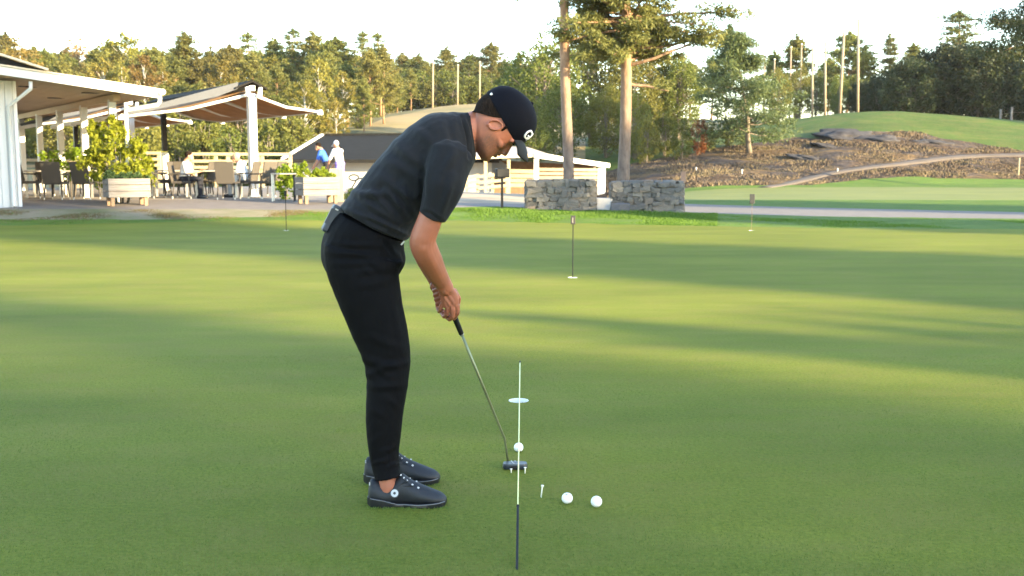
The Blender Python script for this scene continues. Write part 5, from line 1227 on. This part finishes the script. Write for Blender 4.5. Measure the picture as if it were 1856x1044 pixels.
# ---- shoes
SH = [(2, 8, 36, 9), (7, 2, 52, 15), (20, 1, 49, 18.5), (33, 1, 42, 19.5), (48, 1, 46, 19.5), (59, 1, 58, 18.5), (66, 1, 63, 17.5), (73, 1, 58, 18), (84, 1, 50, 20), (98, 1, 43, 22), (112, 1, 37, 22.5), (126, 1, 31, 22), (138, 2, 26, 18), (146, 5, 20, 11), (149, 9, 15, 4)]
def shoe(px0, py0, Y, sc, near):
    o = on_flat(px0, py0); o = Vector((at(px0, py0, Y).x, Y, -.004)); k = sc / 150
    def ring(x, zl, zh, hw, n=24, e=2.4):
        out = []; c = (zl + zh) / 2; r = (zh - zl) / 2
        for i in range(n):
            t = 2 * math.pi * i / n; ct, st = math.cos(t), math.sin(t); y = math.copysign(abs(ct) ** (2 / e), ct); z = math.copysign(abs(st) ** (2 / e), st); q = 1 - .38 * max(0, z) ** 1.2
            out.append(o + Vector((x, hw * y * q, c + r * z)) * k)
        return out
    mb = MB(); mb.loft(resample([ring(x, max(zl, 5), zh, hw) for x, zl, zh, hw in SH], 3)); me = mb.mesh('shoe', M_shoe, True); offset(me); r = link('shoe', me, person)
    mb = MB(); rows_ = []
    xs = np.array([q[0] for q in SH]); fine = np.concatenate([np.linspace(2, 20, 7), np.linspace(24, 126, 24), np.linspace(130, 149, 9)])
    for x, zl, zh, hw in [(v, *[np.interp(v, xs, [q[j] for q in SH]) for j in (1, 2, 3)]) for v in fine]:
        top = np.interp(x, [0, 30, 60, 100, 149], [20, 17, 9, 9, 13]); w = hw * 1.07 + .8; lo_ = max(0, zl - 1.5) + np.interp(x, [40, 58, 76], [0, 3.5, 0]); xx = x if x > 4 else x - 1.5
        rows_.append([o + Vector((xx, y * w, z)) * k for y, z in ((-1, top), (-1.03, (top + lo_) * .45), (-.93, lo_), (-.4, lo_), (.4, lo_), (.93, lo_), (1.03, (top + lo_) * .45), (1, top), (.5, top), (-.5, top))])
    mb.loft(rows_); me = mb.mesh('sole', M_sole); offset(me); smooth_angle(link('sole', me, r), 35)
    mb = MB()
    for s in (-1, 1):
        mb.tube([o + Vector((x, s * (hw * 1.09 + 1), np.interp(x, [0, 30, 60, 100, 149], [20, 17, 9, 9, 13]) - .5)) * k for x, zl, zh, hw in SH[1:-1]], .7 * k, 5)
    me = mb.mesh('welt', mat('welt_%d' % near, (.20, .205, .22), .5)); offset(me); link('welt', me, r)
    for x, z, y, w in ((64, 62, -9, 3), (70, 58, -13, 3), (76, 52.5, -12.5, 3.4), (86, 45, -14.5, 4.6), (97, 39.5, -15.5, 5.0), (92, 46, 3, 4), (80, 52, 2, 3)):
        mb = MB(); mb.box(o + Vector((x, y, z)) * k, (w * .75 * k, 2.6 * k, 3.0 * k), M=Matrix.Rotation(.55, 3, 'Y') @ Matrix.Rotation(-.5, 3, 'X')); me = mb.mesh('lace_guide', M_lace); offset(me); link('lace_guide', me, r)
    mb = MB()
    for x0, z0, x1, z1 in ((66, 60, 78, 47), (72, 56, 88, 41), (60, 44, 76, 51), (58, 40, 88, 44)): mb.tube([o + Vector((x0, -14, z0)) * k, o + Vector((x1, -16.5, z1)) * k], .7 * k, 5)
    me = mb.mesh('lace', M_sole); offset(me); link('lace', me, r)
    if near:
        c = o + Vector((53, -18.6, 30)) * k
        for nm, rr, th, mm in (('dial_ring', 8.6, .8, M_sole), ('dial', 7.0, 1.8, M_silver), ('dial_cap', 2.6, 2.2, M_sole)): mb = MB(); mb.tube([c, c + Vector((0, -th * k, .3 * th * k))], rr * k, 18); me = mb.mesh(nm, mm); offset(me); link(nm, me, r)
    for x0, z0, x1, z1 in ((6, 3, 14, 15), (16, 3, 26, 14), (30, 2.5, 40, 11)):
        mb = MB(); mb.bar(o + Vector((x0, -np.interp(x0, [2, 20, 48], [10.5, 20.8, 22]), z0)) * k, o + Vector((x1, -np.interp(x1, [2, 20, 48], [10.5, 20.8, 22]), z1)) * k, 1.2 * k, 2.2 * k); me = mb.mesh('sole_ridge', M_shoe); offset(me); link('sole_ridge', me, r)
    mb = MB(); mb.box(o + Vector((5.6, -12.5, 46)) * k, (2 * k, 3 * k, 5 * k)); me = mb.mesh('heel_tab', M_lace); offset(me); link('heel_tab', me, r)
shoe(667, 932, 3.862, .302, 1); shoe(660, 889, 4.15, .312, 0)
# ---- hair, eyes, cap
mb = MB(); rows_ = []
for u0, fmax in ((-25, -46), (-20, -41), (-12, -33), (-4, -24), (4, -17), (12, -11), (20, -4)):
    h = [np.interp(u0, [q[0] for q in HEAD], [q[j] for q in HEAD]) for j in (1, 2, 3)]; g_ = 0.9 if (u0 < -22 or u0 > 16) else 2.0 if u0 < 10 else 1.4
    ring_ = hring(u0, h[0], h[1] - g_, h[2] + g_ * .8, 48, e=2.5, eg=.13); rr = []
    for p in ring_:
        dd = p - EAR; ff = dd.dot(FW) / PXM
        if ff > fmax: p = p - FW * (ff - fmax) * PXM
        rr.append(p)
    rows_.append(rr)
mb.loft(rows_)
for s in (-1, 1): mb.tube([hd(7, 19, 34.6 * s), hd(9, 13, 34.6 * s), hd(10, 8, 34.2 * s), hd(10.5, 4, 33.6 * s)], [3.0 * PXM, 2.6 * PXM, 2.2 * PXM, 1.4 * PXM], 10)
link('hair', offset(mb.mesh('hair', M_hair, True)), person)
for s in (-1, 1):
    e_ = MB(); e_.sphere(hd(31.0, .6, 14 * s), 5.3 * PXM, 14, 10); o = link('eye', offset(e_.mesh('eye', mat('shaded_eye_%d' % (s + 1), (.07, .06, .055), .3), True)), person)  # eye white coloured dark for the shade under the brim
    e_ = MB(); e_.sphere(hd(34.9, -1.0, 14 * s), 2.2 * PXM, 10, 8); link('iris', offset(e_.mesh('iris', M_hair, True)), o)
    e_ = MB(); e_.capsule([hd(41.5, 10.5, 7 * s), hd(40.5, 11, 14 * s), hd(35, 10, 23 * s)], [1.5 * PXM, 1.8 * PXM, 1.2 * PXM], 8); link('eyebrow', offset(e_.mesh('eyebrow', M_hair, True)), person)
CAPS = [(14.5, 43.5, -63, 39.5), (18, 46, -64.3, 40.5), (28, 48, -64, 41), (38, 47.6, -63, 40.5), (48, 44.5, -58.5, 38.5), (58, 38.5, -50, 34), (66, 29.5, -38, 27), (72, 17, -24, 17.5), (75.5, 1, -12, 7)]
mb = MB(); CR = resample([hring(*c, n=48, e=2.15) for c in CAPS], 4); mb.loft(CR); capo = link('cap', offset(mb.mesh('cap', M_cap, True)), person)
mb = MB(); mb.sphere(hd(-5.5, 76), 3.2 * PXM, 12, 6); link('button', offset(mb.mesh('button', M_cap, True)), capo)
mb = MB()
for s in (-.95, 0, .95):      # seams of the panels
    row = []
    for c in CAPS:
        r_ = hring(*c, n=48, e=2.15); row.append(r_[int(round((.5 + s * .17) * 48)) % 48] if False else r_[int(round((s * 8))) % 48])
    mb.tube(row, .55 * PXM, 5, False)
link('seam', offset(mb.mesh('seam', M_cap, True)), capo)
rows_ = []
for i in range(15):
    sN = -1 + 2 * i / 14; row = []
    for j in range(9):
        t = j / 8; ff = 44 - 8 * sN ** 2 + t * (38 - 13 * abs(sN) ** 3.2); uu = 29.5 - 11 * t - sN ** 2 * (13.5 - 4.5 * t) + 2.5 * math.sin(math.pi * t); row.append((ff, uu, 37 * sN * (1 - .10 * t * t)))
    rows_.append([hd(*q) for q in row] + [hd(q[0], q[1] - 2.2, q[2]) for q in reversed(row)])
mb = MB(); mb.loft(rows_); link('brim', offset(mb.mesh('brim', M_brim, True)), capo)
# embroidered letters wrapped round the front of the cap
def wrap_letters(name, text, size, u0, arc0, m, par, lift=.9, shear=.22):
    cu = bpy.data.curves.new('letters', 'FONT'); cu.body = text; cu.size = size; cu.shear = shear; cu.extrude = .0; cu.offset = .35
    tmp = bpy.data.objects.new('letters', cu); COL.objects.link(tmp); dg = bpy.context.evaluated_depsgraph_get(); dg.update()
    me = bpy.data.meshes.new_from_object(tmp.evaluated_get(dg)); bpy.data.objects.remove(tmp)
    bm = bmesh.new(); bm.from_mesh(me); bmesh.ops.subdivide_edges(bm, edges=[e for e in bm.edges if e.calc_length() > size * .12], cuts=2)
    bmesh.ops.triangulate(bm, faces=bm.faces)
    ex = bmesh.ops.extrude_face_region(bm, geom=bm.faces[:]); top = [v for v in ex['geom'] if isinstance(v, bmesh.types.BMVert)]; tops = set(top)
    for v in bm.verts:
        x, y = v.co.x, v.co.y; u_ = u0 + y; c = [np.interp(u_, [q[0] for q in CAPS], [q[j] for q in CAPS]) for j in (1, 2, 3)]
        R0 = (c[0] - c[1]) / 2; th = -(arc0 - x) / ((R0 + c[2]) / 2); ct, st = math.cos(th), math.sin(th); e = 2.15
        xx = math.copysign(abs(ct) ** (2 / e), ct); yy = math.copysign(abs(st) ** (2 / e), st); egg = 1 - .16 * max(0, xx) ** 1.5
        p = hd((c[0] + c[1]) / 2 + R0 * xx, u_, c[2] * yy * egg); cen = hd((c[0] + c[1]) / 2, u_ - 12, 0); dr = (p - cen).normalized()
        v.co = p + dr * PXM * (lift + (.9 if v in tops else -.6))
    bm.normal_update(); bm.to_mesh(me); bm.free(); me.materials.clear(); me.materials.append(m); link(name, offset(me), par)
M_thread = mat('white_thread', (.80, .80, .80), .7, .05, 60)
wrap_letters('logo_letter', 'G', 25, 33.5, 37, M_thread, capo); wrap_letters('logo_letter', 'I', 25, 33.5, 18.5, M_thread, capo)
for i in range(4):
    mb = MB(); mb.box(hd(-57.5 + 1.1 * i, 19.5 + (i % 2) * 1.2, -19 - 2.9 * i), (1.6 * PXM, 1.6 * PXM, 3.6 * PXM), M=Matrix((FW, SD, UPH)).transposed() @ Matrix.Rotation(.6, 3, 'Z')); link('strap_stitching', offset(mb.mesh('strap_stitching', M_thread)), capo)

# ---- radio pack on the waistband
c = at(604, 398, 3.985); r = empty('radio_pack', c, 'dark grey radio pack clipped to the back of the golfer waistband', 'radio pack'); kw = dict(parent=r, world=False)
axl = (at(592, 421, 3.985) - at(615, 375, 3.985)).normalized(); axn = Vector((axl.z, 0, -axl.x)).normalized(); Mx = Matrix((axn, Vector((0, 1, 0)), axl)).transposed()
M_pack = mat('grey_plastic', (.033, .039, .050), .5, .1, 10)
mb = MB(); mb.box((0, 0, 0), (.048, .072, .112), M=Matrix.Rotation(.25, 3, 'Z') @ Mx); o = mb.build('case', M_pack, bevel=.008, **kw)
for z in (-.044, .043): mb = MB(); mb.box(Mx @ Vector((.0, -.034, z)), (.012, .005, .005), M=Mx); mb.build('clip', M_silver, **kw)  # silver bars set at the pack's ends as its bright glints
mb = MB(); mb.box(Mx @ Vector((.005, -.034, -.01)), (.03, .006, .062), M=Matrix.Rotation(.25, 3, 'Z') @ Mx); mb.build('side_panel', mat('pack_panel', (.028, .032, .042), .5), **kw)
# ---- putter
r = empty('putter', (HOSEL.x, HOSEL.y, 0), 'black headed putter with a steel shaft in the golfer hands', 'putter'); kw = dict(parent=r, world=True)
GE = gp(607); d = (BEND - BUTT).normalized()
mb = MB(); mb.tube([BUTT - d * .01, BUTT, BUTT.lerp(GE, .5), GE - d * .008, GE], [.009, .0135, .0128, .0105, .009], 14); mb.build('grip', M_black, smooth=True, **kw)
mb = MB(); mb.tube([GE - d * .006, GE - d * .001], .0103, 14); mb.build('grip_ring', M_silver, **kw)
M_shaft = mat('green_tinted_steel', (.20, .22, .13), .35, .1, 30, metal=.6)
mb = MB(); mb.tube([GE, GE.lerp(BEND, .5), BEND, BEND.lerp(HOSEL, .25), HOSEL], [.0062, .0058, .0050, .0048, .0048], 12); mb.build('shaft', M_shaft, smooth=True, **kw)
hc = on_flat(933, 851); M_head = mat('dark_blue_metal', (.030, .038, .055), .35, .12, 40, metal=.3)
x0 = at(911, 850, hc.y).x; x1 = at(956, 850, hc.y).x; w = x1 - x0
mb = MB(); n = 20; prof = []
for k in range(n):
    t = 2 * math.pi * k / n; e = 4; prof.append((math.copysign(abs(math.cos(t)) ** (2 / e), math.cos(t)) * w / 2, math.copysign(abs(math.sin(t)) ** (2 / e), math.sin(t)) * .026))
cx = (x0 + x1) / 2; rows_ = [[Vector((cx + x * q, hc.y + .012 + y * q, z)) for x, y in prof] for q, z in ((.93, .003), (1, .007), (1, .020), (.95, .026))]
mb.loft(rows_); head = mb.build('head', M_head, **kw); smooth_angle(head, 35)
mb = MB(); mb.box((cx, hc.y - .012, .012), (w * .36, .012, .014)); mb.build('weight', M_black, bevel=.003, **kw)
for k, (xa, ya, xb, yb) in enumerate(((-.012, .028, -.004, -.008), (-.004, -.008, .001, -.010), (.001, .026, .009, .022))):
    mb = MB(); mb.bar((cx + xa - .004, hc.y + .006 + ya, .0285), (cx + xb - .004, hc.y + .006 + yb, .0285), .0028, .002); o = mb.build('alignment_mark', M_lace, None); o.parent = head; o.location = (0, 0, 0)

# ================================================================== PEOPLE ON THE TERRACE AND BEYOND
M_skin2 = skin_mat('figure_skin', (.42, .22, .14), .01)  # lighter skin tone shared by the background figures
def figure(loc, rz, label, J, shirt_c, trous_c, hair_c, cap_c=None, shorts=False, sc=1.0, long_sleeve=False):
    """J: joints in metres, x forward"""
    b = MB(); V_ = {k: Vector(v) for k, v in J.items()}
    b.sphere(V_['head'], (.095, .075, .115), 14, 10); b.sphere(V_['head'] + Vector(J['look']) * .095, .022, 8, 6)
    b.sphere(V_['head'] + Vector(J['look']) * .05 - Vector((0, 0, .07)), .055, 10, 8)
    for s in (-1, 1): b.sphere(V_['head'] + Vector((0, s * .078, -.01)), (.02, .012, .03), 8, 6)
    b.capsule([V_['neck'] - Vector((0, 0, .05)), V_['head'] - Vector((0, 0, .05))], [.06, .055], 10)
    b.capsule([V_['hip'], V_['neck']], [.10, .09], 10)
    sh, tr = MB(), MB()
    ax = (V_['neck'] - V_['hip']); px_ = ax.cross(Vector((0, 1, 0))).normalized()
    rings = []
    for t, w, dpt in ((-.06, .17, .12), (.12, .175, .125), (.45, .18, .125), (.75, .20, .125), (.92, .17, .10), (1.02, .08, .07)):
        c = V_['hip'] + ax * t; rings.append([c + Vector((0, w * math.cos(a), 0)) + px_ * dpt * math.sin(a) for a in np.linspace(0, 6.283, 17)[:-1]])
    sh.loft(rings)
    for s in ('l', 'r'):
        S0, E0, W0 = V_['sh_' + s], V_['el_' + s], V_['ha_' + s]
        b.capsule([S0, E0, W0], [.048, .042, .03], 10); dd = (W0 - E0).normalized(); b.capsule([W0, W0 + dd * .09], [.032, .026], 8)
        nn, bb, _ = frame(dd)
        for k in range(4): b.capsule([W0 + dd * .09 + nn * (k - 1.5) * .018, W0 + dd * .13 + nn * (k - 1.5) * .019, W0 + dd * .15 + nn * (k - 1.5) * .018 - bb * .015], [.010, .009, .008], 6)
        b.capsule([W0 + dd * .03 + nn * .03, W0 + dd * .08 + nn * .055], [.012, .009], 6)
        if long_sleeve: sh.capsule([S0, E0, E0.lerp(W0, .85)], [.07, .055, .045], 10)
        else: sh.capsule([S0, S0.lerp(E0, .85)], [.072, .062], 10)
        H0, K0, F0 = V_['hp_' + s], V_['kn_' + s], V_['ft_' + s]
        b.capsule([H0, K0, F0], [.075, .055, .042], 10); b.capsule([F0 + Vector((-.04, 0, -.03)), F0 + Vector((.15, 0, -.035))], [.042, .038], 10)
        tr.capsule([H0, K0] + ([] if shorts else [K0.lerp(F0, .93)]), [.10, .078] + ([] if shorts else [.06]), 12)
    tr.capsule([V_['hp_l'], V_['hp_r']], .115, 12); tr.capsule([V_['hip'], V_['hip'] + ax * .1], .14, 12)
    me = remesh(b, .010, 3, M_skin2); o = tag(link('person', me, None, loc), label, 'person'); o.rotation_euler = (0, 0, rz); o.scale = (sc, sc, sc)
    link('shirt', remesh(sh, .014, 4, shirt_c), o); link('shorts' if shorts else 'trousers', remesh(tr, .014, 4, trous_c), o)
    h = MB(); hc_ = V_['head']; lk = Vector(J['look']); h.sphere(hc_ - lk * .018 + Vector((0, 0, .028)), (.102, .084, .105), 14, 10)
    if cap_c: h.loft([[hc_ + lk * t + Vector((0, y, .045 - .2 * max(0, t - .08))) for y in (-.07 * (1 - .3 * (t > .15)), .07 * (1 - .3 * (t > .15)))] + [hc_ + lk * t + Vector((0, y, .033 - .2 * max(0, t - .08))) for y in (.07 * (1 - .3 * (t > .15)), -.07 * (1 - .3 * (t > .15)))] for t in (.06, .12, .18)])
    link('cap' if cap_c else 'hair', h.mesh('hat' if cap_c else 'hair', cap_c or hair_c, True), o)
    for s in ('l', 'r'):
        F0 = V_['ft_' + s]; f_ = MB(); f_.capsule([F0 + Vector((-.05, 0, -.04)), F0 + Vector((.05, 0, -.035)), F0 + Vector((.17, 0, -.045))], [.05, .05, .042], 12); link('shoe', f_.mesh('shoe', M_white if cap_c else M_sole, True), o)
    return o
M_wshirt = cloth_mat('white_shirt', (.72, .71, .70), .3, 0); M_bshirt = cloth_mat('blue_shirt', (.045, .13, .50), .3, 0); M_purple = cloth_mat('purple_shorts', (.22, .18, .52), .3, 0); M_dk = cloth_mat('dark_trousers', (.02, .02, .026), .3, 0)
M_fair = mat('fair_hair', (.42, .32, .2), .6, .2, 30)
def seated(**kw):
    J = dict(hip=(0, 0, .50), neck=(.10, 0, .98), head=(.17, 0, 1.13), look=(.96, 0, -.28), hp_l=(.02, .1, .51), hp_r=(.02, -.1, .51), kn_l=(.44, .12, .52), kn_r=(.44, -.12, .52), ft_l=(.40, .12, .08), ft_r=(.46, -.12, .08), sh_l=(.09, .19, .92), sh_r=(.09, -.19, .92), el_l=(.16, .24, .66), el_r=(.16, -.24, .66), ha_l=(.42, .14, .74), ha_r=(.40, -.14, .70)); J.update(kw); return J
figure(ground(334, 28.2), R(2), 'seated person in a white shirt and dark trousers with dark hair at the terrace table', seated(), M_wshirt, M_dk, M_hair)
figure(ground(446, 28.9), R(178), 'seated person in a white shirt with fair hair leaning forward beside the awning post', seated(neck=(.15, 0, .96), head=(.25, 0, 1.09)), M_wshirt, mat('grey_trousers', (.3, .3, .3), .8), M_fair)
stand = dict(hip=(0, 0, .95), neck=(.20, 0, 1.42), head=(.30, 0, 1.54), look=(.85, 0, -.52), hp_l=(0, .1, .93), hp_r=(0, -.1, .93), kn_l=(.03, .12, .5), kn_r=(.03, -.12, .5), ft_l=(0, .13, .08), ft_r=(0, -.13, .08), sh_l=(.18, .2, 1.34), sh_r=(.18, -.2, 1.34), el_l=(.27, .24, 1.06), el_r=(.27, -.24, 1.06), ha_l=(.42, .12, .86), ha_r=(.42, -.12, .84))
figure(ground(593, 37.5), R(178), 'standing person in a blue shirt leaning to the left before the dark roofed building', stand, M_bshirt, M_dk, M_hair)
figure(ground(617, 36.5), R(150), 'standing person in a white shirt, white cap and purple shorts by the dark roofed building', dict(stand, neck=(.10, 0, 1.46), head=(.17, 0, 1.60), sh_l=(.09, .2, 1.38), sh_r=(.09, -.2, 1.38)), M_wshirt, M_purple, M_fair, M_white, True)

# ================================================================== AIR
mb = MB(); mb.box((0, 35, 16), (1400, 560, 38)); hz = mb.build('haze', None); hz['kind'] = 'stuff'; hz['label'] = 'thin evening haze in the air'
m = bpy.data.materials.new('haze'); m.use_nodes = True; nt = m.node_tree; nt.nodes.clear(); o = nt.nodes.new('ShaderNodeOutputMaterial'); v = nt.nodes.new('ShaderNodeVolumePrincipled')
v.inputs['Color'].default_value = (.95, .93, .88, 1); v.inputs['Density'].default_value = .00016; v.inputs['Anisotropy'].default_value = .2
nt.links.new(v.outputs[0], o.inputs['Volume']); hz.data.materials.append(m)
